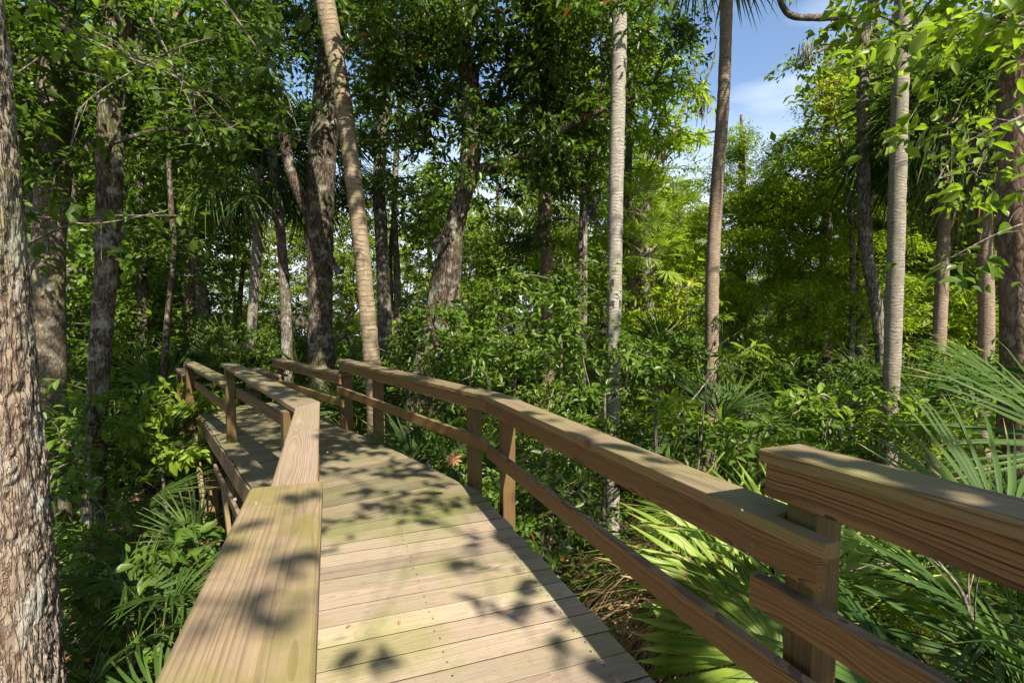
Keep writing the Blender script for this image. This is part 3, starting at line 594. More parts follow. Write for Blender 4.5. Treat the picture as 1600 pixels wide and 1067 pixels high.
def limbs(tb, nodes0, centers, trunk_top_r=.05, rs=None, rmin=.004, sides=5, rk=.0055):
    """joins every leaf cluster to the nearest node that lies closer to the trunk"""
    nodes = [tuple(p) for p in nodes0]; par = [-1] * len(nodes); base = np.array(nodes0)
    dist = np.min(np.linalg.norm(centers[:, None, :] - base[None], axis=2), axis=1); order = np.argsort(dist)
    arr = list(map(np.array, nodes)); dd = [0.0] * len(arr)
    for i in order:
        A_ = np.array(arr); c = centers[i]; v = A_ - c; L_ = np.linalg.norm(v, axis=1) + .25 * np.array(dd) + .6 * np.maximum(v[:, 2], 0)
        j = int(np.argmin(L_)); arr.append(c); par.append(j); dd.append(dd[j] * .6 + np.linalg.norm(v[j]) * .6)
    cnt = np.ones(len(arr))
    for k in range(len(arr) - 1, len(nodes0) - 1, -1): cnt[par[k]] += cnt[k]
    for k in range(len(nodes0), len(arr)):
        a, b = arr[par[k]], arr[k]; ln = np.linalg.norm(b - a)
        if ln < 1e-3: continue
        ra = min(trunk_top_r, rmin + rk * cnt[k] ** .55 * 1.0); m = (a + b) / 2 + rs.normal(size=3) * ln * .10 + np.array([0, 0, ln * .06])
        tb.add(catmull([a, m, b], 3), np.linspace(ra * 1.15, ra * .75, 7), sides)

def trunk_obj(path, rad, mat, parent, origin, sides=18, sub=10, rough=.10, rscale=5.0, name='trunk', seed=0, zst=.3):
    P = catmull(np.array([tuple(p) for p in path]) - np.array(tuple(origin)), sub); Rr = np.interp(np.linspace(0, 1, len(P)), np.linspace(0, 1, len(rad)), rad)
    V, F = tube(P, Rr, sides, rough=rough, rscale=rscale, seed=seed, zst=zst)
    return obj(name, np_mesh(name, V, F, mat, smooth=True), parent), P + np.array(tuple(origin)), Rr

DM, NM = 1.7, 1.9
def tree(label, path, rad, barkm, ells=(), leafm='broad', dens=2.0, n=60, rad_c=.45, Ln=.09, Wd=.038, seed=1, name='tree', cat='tree', group=None, shape='diamond', flat=.6,
         sides=18, rough=.12, rscale=5.0, sub=10, limbs_from=.45, extra=(), thin=.35, cull=True, hang=.25, limb_mat='bough', twigs=5, zst=.3):
    rs = np.random.RandomState(seed); base = Vector(path[0]); base.z = gz(base.x, base.y); kk = max(.7, abs(base.y) / math.hypot(base.x, base.y)) if base.y > 0 else 1
    rad = [q * kk for q in rad]; extra = [(p, [q * kk for q in r_]) for p, r_ in extra]
    t = empty(name, base, label, cat, group)
    _, P, Rr = trunk_obj(path, rad, M[barkm], t, base, sides, sub, rough, rscale, seed=seed, zst=zst)
    nodes = [p for p in P[int(len(P) * limbs_from):]]
    for (bp, br) in extra:
        o, P2, R2 = trunk_obj(bp, br, M[barkm], t, base, max(8, sides - 6), 8, rough, rscale, name='limb', seed=seed + 1); nodes += list(P2[2:])
    if len(ells):
        c = ell_points(ells, dens * DM, rs, thin)
        if cull: c = c[sun_keep(c, rs, .3)] if len(c) else c
        tb = TB(); limbs(tb, np.array(nodes), c, rs=rs, trunk_top_r=max(.02, rad[-1] * .8))
        tb.V = [v - np.array(tuple(base)) for v in tb.V]
        obj('branches', tb.mesh('branches', M[limb_mat]), t)['kind'] = 'stuff'
        arr = spray(c, int(n * NM), rad_c, Ln, Wd, rs, flat=flat, hang=hang, twigs=twigs + 2)
        if cull:
            k = sun_keep(arr[0], rs); arr = [a[k] for a in arr]
        pos = arr[0] - np.array(tuple(base))
        obj('crown', leaf_mesh('crown', pos, *arr[1:], M[leafm], shape=shape), t)
    return t
def gp(px, Y, dz=-.25):
    """point on the swamp floor under photo column px at distance Y"""
    v = at(px, 485, Y); v.z = gz(v.x, Y) + dz; return v
def e(px, py, Y, rx, ry, rz): return (tuple(at(px, py, Y)), (rx, ry, rz))

# ---- palms -----------------------------------------------------------------
def fan(name, mat, nseg=36, R_=.55, spread=2.5, fold=.25, droop=.35, stem=.6, width=1.0, seed=0, split=.55, curl=0.3, jit=.05):
    """palmetto fan: pleated segments radiating from the tip of a stem that runs along +x"""
    rs = np.random.RandomState(seed); V = []; F = []; var = []
    # petiole
    P = np.array([[-stem, 0, 0], [-stem * .5, 0, stem * .03], [0, 0, 0]]); tv, tf = tube(P, [.012, .009, .006], 4); V += list(tv); F += [tuple(f) for f in tf]; var += [.9] * len(tv)
    for k in range(nseg):
        a = (k / (nseg - 1) - .5) * 2 * spread + rs.normal() * jit; da = spread * 2 / (nseg - 1) * .5 * width
        ln = R_ * (1 - .28 * (abs(a) / spread) ** 2) * (1 + rs.normal() * .05)
        dr = droop * (1 + rs.normal() * .35); b0 = len(V); bend = rs.normal() * .08; va = rs.rand()
        steps = [0.03, .30, split, .80, 1.0]
        for i, s_ in enumerate(steps):
            r = ln * s_; wd = r * math.tan(min(da, .5)) if s_ <= split else ln * split * math.tan(min(da, .5)) * (1 - (s_ - split) / (1 - split)) ** .8
            wd = max(wd, .0006); aa = a + bend * max(0, s_ - split)
            z = -dr * r * (s_ ** 1.6) + curl * abs(math.sin(a / 2)) * r * .35
            x, y = r * math.cos(aa), r * math.sin(aa); nx_, ny_ = -math.sin(aa), math.cos(aa)
            V += [(x + nx_ * wd, y + ny_ * wd, z), (x, y, z + wd * fold * 2), (x - nx_ * wd, y - ny_ * wd, z)]; var += [(va * .9 if not (i == 4 and va > .45) else 1.15)] * 3
        for i in range(len(steps) - 1):
            q = b0 + i * 3; F += [(q, q + 3, q + 4, q + 1), (q + 1, q + 4, q + 5, q + 2)]
    return np_mesh(name, np.array(V), np.array(F), mat, var=var)
FAN = {}
for i in range(4):
    FAN['saw', i] = fan('frond', M['palm'], 26 + 3 * i, .66 + .05 * i, 1.45 + .15 * i, droop=.12 + .12 * i, stem=.75, seed=i, split=.45, width=.80)
    FAN['sabal', i] = fan('frond', M['palm'], 44, .80, 2.1, droop=.55 + .15 * i, stem=.8, seed=10 + i, split=.55, width=.95, curl=.5)
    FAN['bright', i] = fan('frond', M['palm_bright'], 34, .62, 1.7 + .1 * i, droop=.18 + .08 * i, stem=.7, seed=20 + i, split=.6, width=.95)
    FAN['dead', i] = fan('frond', M['palm_dead'], 26, .55, 1.5, droop=.8 + .35 * i, stem=.5, seed=30 + i, split=.3, width=.5, curl=1.0, jit=.15)
    FAN['lo', i] = fan('frond', M['palm'], 20, .80, 2.0, droop=.5 + .2 * i, stem=.7, seed=40 + i, width=.8)
FAN['big', 0] = fan('frond', M['palm_bright'], 44, .62, 1.75, droop=.25, stem=.5, seed=77, split=.80, width=1.05, fold=.16, jit=.01)
ST = {'saw': .75, 'sabal': .8, 'bright': .7, 'dead': .5, 'lo': .7, 'big': .5}
def frond(kind, i, parent, base, direction, scale, roll=0.0, label=None, stem=.75):
    """base = where the stem starts (relative to parent), direction = where it points"""
    o = bpy.data.objects.new('frond', FAN[kind, i % 4 if kind != 'big' else 0]); link(o, parent)
    d = Vector(direction).normalized(); q = d.to_track_quat('X', 'Z'); Mx = q.to_matrix().to_4x4() @ Matrix.Rotation(roll, 4, 'X')
    st_ = ST[kind]
    loc = Vector(base) + d * st_ * scale
    o.matrix_basis = Matrix.Translation(loc) @ Mx @ Matrix.Scale(scale, 4)
    if label: o['label'] = label
    return o
def palmetto(label, loc, n=12, size=1.0, kind='saw', seed=0, tilt=(.35, 1.15), dead=2, group='saw palmettos in the undergrowth', stalk=0.0, name='palmetto', azr=(0, 6.283), fs=None):
    rs = random.Random(seed); loc = Vector(loc); t = empty(name, loc, label, 'palmetto', group)
    if stalk > 0:
        V, F = tube(catmull([(0, 0, -.2), (.03, .02, stalk * .5), (0, 0, stalk)], 4), np.linspace(.07, .06, 9), 8, rough=.3, rscale=14); obj('stalk', np_mesh('stalk', V, F, M['palm_brown'], smooth=True), t)
    for k in range(n):
        az = azr[0] + (azr[1] - azr[0]) * (k + rs.uniform(-.3, .3)) / n; el = rs.uniform(*tilt)
        d = (math.cos(az) * math.cos(el), math.sin(az) * math.cos(el), math.sin(el))
        frond(kind, rs.randint(0, 3), t, (0, 0, stalk), d, size * rs.uniform(.8, 1.15), rs.uniform(-.5, .5))
    for k in range(dead):
        az = rs.uniform(*azr); d = (math.cos(az), math.sin(az), rs.uniform(-.3, .2)); frond('dead', k, t, (0, 0, stalk * .9), d, size * .9, rs.uniform(-.4, .4), 'dry brown frond')
    return t
def palm(label, path, rad, barkm, crown_n=26, size=1.0, kind='sabal', seed=0, group=None, boots=True, dead=4, sides=20, crown=True, sub=12):
    rs = random.Random(seed); base = Vector(path[0]); base.z = gz(base.x, base.y); kk = .93 * abs(base.y) / math.hypot(base.x, base.y); rad = [q * kk for q in rad]; t = empty('palm_tree', base, label, 'palm tree', group)
    _, P, Rr = trunk_obj(path, rad, M[barkm], t, base, sides, sub, .10, 7.0, seed=seed, zst=3.0)
    top = Vector(tuple(P[-1] - np.array(tuple(base))))
    if boots:
        tb = TB()
        for k in range(22):
            az = k * 2.4; z = -.75 + .034 * k; d = np.array([math.cos(az), math.sin(az), .9]); a = np.array(tuple(top)) + np.array([math.cos(az) * rad[-1] * .8, math.sin(az) * rad[-1] * .8, z])
            tb.add([a, a + d * .11, a + d * .2 + np.array([0, 0, .02])], [.03, .02, .008], 5)
        obj('leaf_bases', tb.mesh('leaf_bases', M['palm_brown']), t)
    if crown:
        for k in range(crown_n):
            az = k * 2.399 + rs.uniform(-.2, .2); el = 1.25 - 1.9 * (k / crown_n) + rs.uniform(-.12, .12)
            d = (math.cos(az) * math.cos(el), math.sin(az) * math.cos(el), math.sin(el)); frond(kind, rs.randint(0, 3), t, top + Vector((0, 0, -.3 * k / crown_n)), d, size * rs.uniform(.85, 1.1), rs.uniform(-.4, .4))
        for k in range(dead):
            az = rs.uniform(0, 6.28); d = (math.cos(az) * .6, math.sin(az) * .6, -.9); frond('dead', k, t, top + Vector((0, 0, -.4)), d, size * .95, 0, 'dead hanging frond')
    return t
def P_(lst, Y, ground=True, up=None):
    """trunk path from photo columns: lst of (px,py) from low to high, foot dropped to the swamp floor"""
    pts = [at(x, y, Y) for x, y in lst]
    if ground:
        b = pts[0].copy(); dx = pts[0].x - pts[1].x; b.x += dx * .4; b.z = gz(b.x, Y) - .3; pts = [b] + pts
    if up:
        v = (pts[-1] - pts[-2]).normalized(); pts.append(pts[-1] + v * up)
    return pts

# ---- the trees of the photograph ------------------------------------------
# 1 fissured trunk at the left edge: dense mesh with real relief
t1 = empty('tree', (-2.4, 2.2, 0), 'thick trunk with pale deeply fissured lichen-spotted bark cut by the left photo edge', 'tree')
Pz = np.concatenate([np.linspace(-.3, 1.6, 20), np.linspace(1.65, 6.0, 400), np.linspace(6.1, 9.5, 12)]); Rz = np.interp(Pz, [0, 1, 2.6, 3.6, 4.9, 9.5], [.46, .385, .335, .31, .288, .25])
Pn = np.stack([-2.485 + .0 * Pz - (Pz > 4) * (Pz - 4) * .02, np.full_like(Pz, 2.2), Pz], 1)
Vt, Ft = tube(Pn, Rz, 220); ctr = np.repeat(Pn, 220, 0); rv = norm(Vt - ctr)
q = (Vt + .02 * np.stack([vnoise(Vt, 6, 31), vnoise(Vt, 6, 37), vnoise(Vt, 6, 41)], 1)) * np.array([1, 1, .15]); h = .55 * np.minimum(1, np.abs(vnoise(q, 32, 3)) * 3) + .3 * np.minimum(1, np.abs(vnoise(q, 48, 7)) * 3) + .3 * vnoise(Vt, 45, 1) + .2 * vnoise(Vt, 90, 2)
Vt = Vt + rv * ((h - .55) * .019 + .006 * vnoise(Vt * np.array([1, 1, .6]), 7, 5))[:, None]
obj('trunk', np_mesh('trunk', Vt - np.array([-2.4, 2.2, 0]), Ft, M['bark_light'], smooth=True), t1)
rs = np.random.RandomState(77)
cc = ell_points([((-1.5, -.5, 9.6), (3.0, 3.0, 1.6)), ((0.8, 1.6, 10.2), (2.4, 2.2, 1.4))], 1.3, rs, .2); cc = cc[sun_keep(cc, rs, .3)]
tb = TB(); limbs(tb, np.array([(-2.5, 2.2, z) for z in (7.5, 8.2, 9, 9.5)]), cc, rs=rs, trunk_top_r=.12); tb.V = [v - np.array([-2.4, 2.2, 0]) for v in tb.V]
obj('branches', tb.mesh('branches', M['bough']), t1)['kind'] = 'stuff'
ar = spray(cc, 60, .5, .10, .05, rs); k = sun_keep(ar[0], rs); ar = [a[k] for a in ar]; obj('crown', leaf_mesh('crown', ar[0] - np.array([-2.4, 2.2, 0]), *ar[1:], M['broad']), t1)

tree('stout reddish-grey trunk with curling vines, second from the left', P_([(68, 600), (72, 500), (78, 380), (84, 250), (92, 120), (104, 0)], 6.6, up=3), [.36, .30, .27, .26, .27, .25, .24, .2], 'bark_brown',
     [e(60, 60, 6.0, 1.6, 1.3, 1.6), e(10, 200, 5.6, .6, .6, .8), e(250, 120, 6.6, 1.4, 1.2, 1.6)], 'broad', dens=2.0, n=46, rad_c=.42, Ln=.10, Wd=.05, seed=2, rough=.28, rscale=3.0)
tree('slim lichen-mottled dark trunk standing in front of the left thicket', P_([(142, 900), (150, 700), (155, 560), (168, 400), (172, 250), (176, 100), (184, 0)], 6.0, up=3), [.20, .17, .15, .14, .155, .165, .175, .16, .13], 'bark_oak',
     [e(270, 200, 5.4, .7, .6, 1.1), e(30, 360, 4.8, .5, .5, .4), e(330, 60, 6.0, 1.3, 1.0, .9), e(250, 340, 4.8, .6, .5, .35)], 'broad', dens=3.0, n=40, rad_c=.36, Ln=.085, Wd=.045, seed=3, rough=.16, rscale=7,
     extra=[([at(178, 150, 6), at(196, 70, 5.9), at(220, 0, 5.8), at(250, -90, 5.7)], [.09, .08, .07, .05])])
tree('narrow straight trunk between the mottled trunk and the first railing', P_([(222, 590), (222, 450), (222, 330), (220, 200), (216, 60)], 12, up=3), [.2, .16, .15, .14, .13, .12, .1], 'bark_oak',
     [e(260, 200, 11, 2.0, 1.5, 2.2)], 'holly_lit', dens=1.5, n=80, rad_c=.6, Ln=.12, Wd=.055, seed=4)
tree('brown trunk rising behind the end of the left railing', P_([(296, 560), (296, 450), (290, 330), (285, 200)], 13, up=5), [.2, .16, .15, .14, .12, .08], 'bark_red',
     [e(300, 130, 13, 2.2, 1.5, 2.2)], 'fresh', dens=1.2, n=80, rad_c=.6, Ln=.11, Wd=.05, seed=5)
tree('thin crooked trunk with a dark lean left of the first railing', P_([(256, 610), (262, 500), (272, 400), (268, 330)], 10, up=3), [.1, .08, .07, .06, .05], 'bark_oak', [e(250, 390, 9.6, .9, .8, .6)], 'broad', dens=2.5, n=50, rad_c=.45, Ln=.10, Wd=.05, seed=6)
tree('pale-footed slender trunk bending up to the left beside the cabbage palm', P_([(449, 560), (446, 470), (440, 380), (430, 280), (415, 180), (404, 110)], 10.5, up=3), [.15, .12, .11, .105, .10, .10, .09, .07], 'bark_grey',
     [e(400, 40, 10.2, 1.8, 1.2, 1.6)], 'broad', dens=1.5, n=60, rad_c=.5, Ln=.11, Wd=.055, seed=7)
tree('massive dark oak trunk with a snag knot right behind the sun-striped railing', P_([(506, 660), (502, 560), (500, 450), (500, 330), (506, 200), (515, 100), (524, 0)], 9.4, up=4), [.36, .27, .245, .23, .25, .26, .25, .24, .2], 'bark_oak',
     [e(520, -30, 9, 2.6, 1.6, 1.4), e(420, 60, 8.6, 1.2, .9, 1.2), e(600, 40, 9.2, 1.2, 1.0, 1.2)], 'holly', dens=2.6, n=70, rad_c=.45, Ln=.09, Wd=.04, seed=8, rough=.14, rscale=6,
     extra=[([at(492, 345, 9.4), at(472, 310, 9.3), at(455, 265, 9.2), at(440, 200, 9.1), at(420, 150, 9.0), at(400, 60, 8.9)], [.15, .12, .11, .10, .09, .07]),
            ([at(515, 405, 9.3), at(528, 424, 9.2), at(537, 423, 9.15)], [.09, .06, .02])])
palm('leaning smooth palm trunk crossing in front of the massive oak', P_([(588, 690), (584, 600), (575, 500), (566, 400), (552, 280), (536, 160), (522, 80), (508, 0)], 7.4, up=3.4), [.17, .145, .135, .128, .124, .13, .135, .14, .145, .13], 'palm_moss', seed=1, crown_n=24)
tree('grey cypress trunk behind the leaning palm trunk', P_([(602, 560), (600, 470), (596, 380), (592, 280), (600, 180), (604, 110)], 12, up=3), [.2, .17, .155, .15, .15, .15, .14, .1], 'bark_grey',
     [e(600, 130, 12, 1.6, 1.3, 1.6), e(640, 300, 12, 1.3, 1.0, 1.2)], 'holly_lit', dens=1.5, n=70, rad_c=.5, Ln=.10, Wd=.045, seed=9, group=None)
tree('thin double-stemmed tree between the grey cypress and the twisted tree', P_([(622, 520), (620, 420), (616, 320), (622, 200)], 13, up=2), [.12, .10, .09, .08, .07, .05], 'bark_grey', [e(640, 360, 13.4, 1.6, 1.2, 1.6)], 'far', dens=1.3, n=70, rad_c=.6, Ln=.10, Wd=.05, seed=10,
     extra=[([at(612, 500, 13), at(610, 400, 13.2), at(618, 300, 13.3)], [.07, .06, .04])])
tree('twisted dark evergreen with a burl, curving right above the middle railing', P_([(652, 700), (660, 610), (680, 510), (700, 420), (712, 350), (732, 260), (737, 180), (730, 110), (712, 40), (690, -10)], 7.6, up=2.5), [.27, .23, .22, .215, .20, .17, .155, .14, .135, .125, .12, .09], 'bark_oak',
     [e(740, 60, 7.4, 1.9, 1.3, 1.2), e(860, 130, 7.6, 1.4, 1.2, 1.5), e(640, 190, 8.0, 1.0, 1.0, .9), e(800, 270, 7.8, 1.2, 1.0, .75), e(610, 30, 8, 1.2, 1.0, .8), e(900, -20, 7.4, 1.2, 1.1, 1.1), e(880, 290, 8.4, .8, .8, .5)], 'holly', dens=3.7, n=66, rad_c=.38, Ln=.105, Wd=.042, seed=11, rough=.22, rscale=4,
     extra=[([at(735, 275, 7.6), at(765, 262, 7.5), at(820, 245, 7.4), at(880, 200, 7.3), at(990, 150, 7.3)], [.11, .09, .08, .065, .04]), ([at(722, 70, 7.6), at(742, 20, 7.5), at(790, -60, 7.4)], [.09, .08, .06]),
            ([at(695, 372, 7.4), at(684, 384, 7.3), at(682, 396, 7.3)], [.09, .10, .04])], sides=22)
tree('reddish trunk cut off by leaves, above the middle of the shrub mass', P_([(856, 560), (855, 430), (850, 330), (852, 250)], 12, up=3), [.2, .16, .14, .13, .12, .09], 'bark_red', [e(850, 210, 11.6, 1.6, 1.3, 1.3)], 'holly_lit', dens=2.2, n=70, rad_c=.5, Ln=.10, Wd=.045, seed=12)
palm('straight pale ringed palm trunk right of the photo middle', P_([(956, 850), (957, 700), (959, 550), (961, 400), (963, 250), (966, 120), (967, 0)], 7.2, up=4.6), [.14, .12, .112, .110, .110, .112, .116, .12, .11], 'palm_pale', seed=2, crown_n=26)
palm('tall brown ringed palm trunk leaning slightly, drawn against the sky gap', P_([(1110, 680), (1112, 560), (1113, 430), (1120, 300), (1130, 160), (1135, 20)], 9.4, up=1.75), [.17, .145, .14, .14, .13, .12, .12, .12], 'palm_brown', seed=3, crown_n=26, dead=10)
tree('rough-barked forked tree sending one limb left across the sky gap', P_([(1380, 640), (1378, 560), (1370, 480), (1354, 390), (1350, 300), (1348, 200), (1348, 100), (1349, 62)], 9.6), [.18, .13, .125, .13, .13, .13, .125, .12, .12], 'bark_grey',
     [e(1290, -40, 9.4, 1.2, .9, .45), e(1190, 45, 9.6, .45, .4, .3), e(1235, 85, 9.9, .35, .4, .25), e(1400, -60, 9.6, 1.4, 1.2, .9), e(1170, -60, 9.6, 1.2, .8, .5)], 'fresh', dens=3.0, n=46, rad_c=.38, Ln=.085, Wd=.036, seed=14, rough=.16, rscale=6,
     extra=[([at(1348, 70, 9.6), at(1336, 42, 9.5), at(1318, 28, 9.4), at(1280, 28, 9.3), at(1240, 26, 9.2), at(1222, 8, 9.1), at(1212, -30, 9.1)], [.11, .085, .08, .07, .065, .06, .04]),
            ([at(1348, 66, 9.6), at(1358, 30, 9.6), at(1366, -30, 9.7)], [.11, .09, .07]), ([at(1340, 60, 9.5), at(1320, 66, 9.4), at(1295, 74, 9.3), at(1272, 84, 9.2)], [.06, .05, .04, .025])], sides=20)
palm('thick grey ringed palm trunk on the right with ferns at its foot', P_([(1389, 725), (1393, 600), (1398, 450), (1402, 300), (1406, 150), (1410, 40)], 6.6, up=3.6), [.15, .13, .125, .13, .13, .125, .125, .12], 'palm_grey', seed=4, crown_n=26, dead=6)
tree('dark slim trunk between the grey palm and the big right-edge trunk', P_([(1470, 560), (1468, 480), (1464, 380), (1462, 300)], 13, up=4), [.17, .13, .13, .12, .11, .08], 'bark_oak', [e(1460, 250, 13, 1.8, 1.4, 1.6)], 'holly_lit', dens=1.5, n=70, rad_c=.55, Ln=.11, Wd=.05, seed=16)
palm('dark boot-clad palm just left of the big right-edge trunk', P_([(1540, 560), (1540, 430), (1536, 300), (1530, 215)], 9, up=.1), [.2, .17, .17, .17, .16, .16], 'palm_brown', seed=5, crown_n=20, size=1.15)
tree('broad smooth brown trunk cut by the right photo edge', P_([(1600, 620), (1598, 500), (1592, 300), (1594, 120), (1600, 0)], 5.2, up=4), [.34, .28, .25, .245, .245, .24, .2], 'bark_red',
     [e(1560, -60, 4.6, 1.3, 1.3, .7), ((3.2, .5, 9.0), (2.6, 2.6, 1.2))], 'fresh', dens=2.0, n=44, rad_c=.42, Ln=.11, Wd=.055, seed=17, rough=.06)
# palms of the middle distance, with their crowns in view
palm('dark-crowned cabbage palm left of the massive oak', P_([(392, 570), (396, 470), (402, 380), (404, 275)], 11, up=.1), [.16, .12, .12, .12, .12], 'palm_grey', seed=6, crown_n=26, size=.95)
palm('cabbage palm whose crown shows on both sides of the massive oak', P_([(500, 600), (496, 450), (488, 260)], 13, up=.1), [.2, .16, .15, .15], 'palm_brown', seed=7, crown_n=30, size=1.35)
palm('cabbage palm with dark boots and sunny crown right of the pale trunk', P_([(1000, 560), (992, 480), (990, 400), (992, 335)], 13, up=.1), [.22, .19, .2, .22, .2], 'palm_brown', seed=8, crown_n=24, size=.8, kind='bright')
palm('small sunny palm below the boot-clad palm, its trunk twisting down', P_([(1024, 560), (1018, 500), (1008, 440), (1012, 395)], 12.5, up=.1), [.16, .13, .13, .12, .11], 'palm_pale', seed=9, crown_n=20, size=.8, kind='bright')
palm('distant short palm with a skirt of dead fronds left of the brown ringed trunk', P_([(1060, 480), (1058, 420), (1055, 335)], 20, up=.1), [.22, .18, .18, .18], 'palm_grey', seed=10, crown_n=24, size=1.15, kind='bright', dead=9)
palm('palm with broad hanging fans between the grey palm and the right-edge trunk', P_([(1462, 640), (1470, 480), (1476, 330), (1480, 200)], 9.2, up=.1), [.2, .15, .14, .14, .14], 'palm_brown', seed=11, crown_n=30, size=1.25)
palm('hidden-footed palm among the cypresses with a pale dead skirt', P_([(1222, 520), (1218, 430), (1212, 345)], 17, up=.1), [.2, .17, .16, .16], 'palm_grey', seed=12, crown_n=20, size=1.0, dead=7)

# cypresses on the right
def cypress(label, px, Y, top, ells, seed, dens=2.2, n=190, rad=.62, leafm='cypress'):
    return tree(label, P_([(px, 560), (px, 430), (px + 2, 300), (px, top)], Y), [.24, .18, .16, .12, .04], 'bark_grey', ells, leafm, dens=dens, n=n, rad_c=rad, Ln=.085, Wd=.020, seed=seed, name='cypress_tree', cat='cypress', flat=.88, hang=.12, sides=12, limbs_from=.15, twigs=9, thin=.25)
cypress('feathery lime-green cypress right of the brown ringed palm', 1158, 15, 180, [e(1160, 225, 15, .9, .9, .9), e(1170, 270, 15, 1.6, 1.3, 1.0), e(1180, 340, 14.6, 2.0, 1.5, 1.2), e(1170, 440, 14.4, 2.0, 1.5, 1.2), e(1110, 380, 16, 1.6, 1.3, 1.6)], 31)
cypress('tall feathery cypress filling the space left of the forked tree', 1290, 13, 60, [e(1325, 150, 13, .9, 1.0, 1.6), e(1290, 240, 13, 1.0, 1.2, .8), e(1280, 290, 12.6, 1.8, 1.4, 1.3), e(1260, 400, 12.2, 2.2, 1.5, 1.3), e(1270, 500, 12, 2.2, 1.4, 1.0)], 32)
cypress('deep green cypress behind the forked and the grey palm trunks', 1420, 14, 60, [e(1440, 130, 14, 1.8, 1.4, 1.8), e(1440, 300, 13.5, 1.8, 1.4, 1.6), e(1480, 440, 13, 2.2, 1.4, 1.4)], 33)
tree('young maple with yellow-green tips beside the forked tree', P_([(1330, 560), (1332, 400), (1320, 260), (1300, 160)], 11.4), [.1, .08, .07, .05, .02], 'bark_grey', [e(1290, 150, 11.2, .55, .5, .5), e(1325, 110, 11, .5, .5, .5)], 'yellow', dens=5.0, n=36, rad_c=.3, Ln=.08, Wd=.05, seed=34, flat=.5)
tree('wispy grey-limbed tree left of the brown ringed palm, half bare', P_([(1000, 520), (1004, 420), (1010, 330), (1024, 260), (1060, 190), (1090, 100)], 15), [.2, .16, .15, .13, .10, .07, .03], 'bark_grey',
     [e(1060, 240, 15, 1.2, 1.0, 1.0), e(1020, 120, 15, 1.4, 1.0, 1.4), e(1030, 10, 15, 1.6, 1.2, 1.0)], 'fresh', dens=1.5, n=60, rad_c=.5, Ln=.085, Wd=.035, seed=35, extra=[([at(1018, 280, 15), at(1010, 190, 15.1), at(1008, 60, 15.2)], [.09, .07, .03]), ([at(1030, 255, 15), at(1075, 215, 14.8), at(1120, 205, 14.6)], [.07, .05, .03]), ([at(1072, 160, 15), at(1110, 110, 15), at(1120, 60, 15)], [.05, .03, .015])])
tree('dark evergreen spreading above and left of the pale ringed palm', P_([(905, 560), (908, 430), (915, 300), (930, 200)], 9.2, up=2), [.12, .09, .08, .07, .06, .05], 'bark_oak', [e(930, 265, 9, .9, .8, .55), e(1010, 60, 8.8, .9, .8, 1.2), e(900, 200, 9, .8, .8, .8), e(830, 370, 9.6, .8, .7, .45)], 'holly', dens=5.0, n=60, rad_c=.36, Ln=.095, Wd=.04, seed=36)
tree('sunlit yellow-green sapling crown left of the pale ringed palm', P_([(912, 560), (914, 420), (912, 300), (905, 200)], 8.4), [.06, .05, .045, .04, .02], 'bark_grey', [e(905, 150, 8.2, .5, .5, .8)], 'yellow', dens=7, n=40, rad_c=.3, Ln=.09, Wd=.045, seed=37)
# near branches with large leaves: top right and upper left
def sprig(label, pts, r, leafm, n, Ln, Wd, seed, rad=.25, name='leafy_branch', cat='branch', k=14, group=None, hang=.3, flat=.6):
    rs = np.random.RandomState(seed); o = Vector(pts[0]); t = empty(name, o, label, cat, group); C = catmull(np.array([tuple(p) for p in pts]) - np.array(tuple(o)), 6)
    tb = TB(); tb.add(C, np.linspace(r, r * .3, len(C)), 6); cs = []
    for i in range(k):
        a = C[rs.randint(len(C) // 4, len(C))]; b = a + norm(rs.normal(size=3) * np.array([1, 1, .5])) * rad * rs.uniform(.6, 1.6); tb.add(catmull([a, (a + b) / 2 + [0, 0, .03], b], 3), np.linspace(r * .4, r * .15, 7), 4); cs.append(b)
    obj('twigs', tb.mesh('twigs', M['twig']), t); arr = spray(np.array(cs), n, rad, Ln, Wd, rs, hang=hang, flat=flat, twigs=4)
    obj('leaves', leaf_mesh('leaves', *arr, M[leafm], shape='full'), t); return t
sprig('leafy branch with broad bright leaves reaching in from the top right corner', [at(1640, 20, 3.3), at(1560, 50, 3.2), at(1500, 60, 3.15), at(1450, 70, 3.1)], .012, 'fresh', 20, .080, .042, 51, k=17, flat=.8)
sprig('leafy branch with broad leaves hanging over the right-edge trunk', [at(1660, 150, 3.4), at(1580, 190, 3.3), at(1500, 230, 3.2), at(1460, 290, 3.2)], .010, 'fresh', 16, .080, .042, 52, k=13, flat=.8)
sprig('thin leafy twig crossing the lower half of the right-edge trunk', [at(1660, 330, 3.4), at(1570, 360, 3.3), at(1500, 395, 3.3), at(1455, 420, 3.3)], .006, 'under_leaf', 5, .09, .05, 53, k=8, flat=.8)
sprig('dark leafy branch hanging across the stout reddish trunk', [at(-40, 280, 3.2), at(60, 330, 3.3), at(140, 350, 3.4), at(260, 330, 3.6)], .010, 'broad', 9, .085, .045, 54, k=10, flat=.8)
sprig('dark leafy branch at the top left, drooping before the mottled trunk', [at(90, 40, 4.2), at(200, 90, 4.2), at(290, 130, 4.3), at(360, 200, 4.4)], .012, 'broad', 9, .085, .042, 55, k=9)
sprig('backlit leafy branch hanging at the upper left centre', [at(330, -30, 4.6), at(390, 60, 4.6), at(440, 130, 4.6), at(470, 220, 4.7)], .012, 'broad', 12, .09, .045, 56, k=11)
sprig('leafy twig lit from above in the top left, beside the edge trunk', [at(60, -10, 4.0), at(130, 40, 4.1), at(170, 60, 4.2)], .008, 'fresh', 12, .08, .04, 58, k=8)
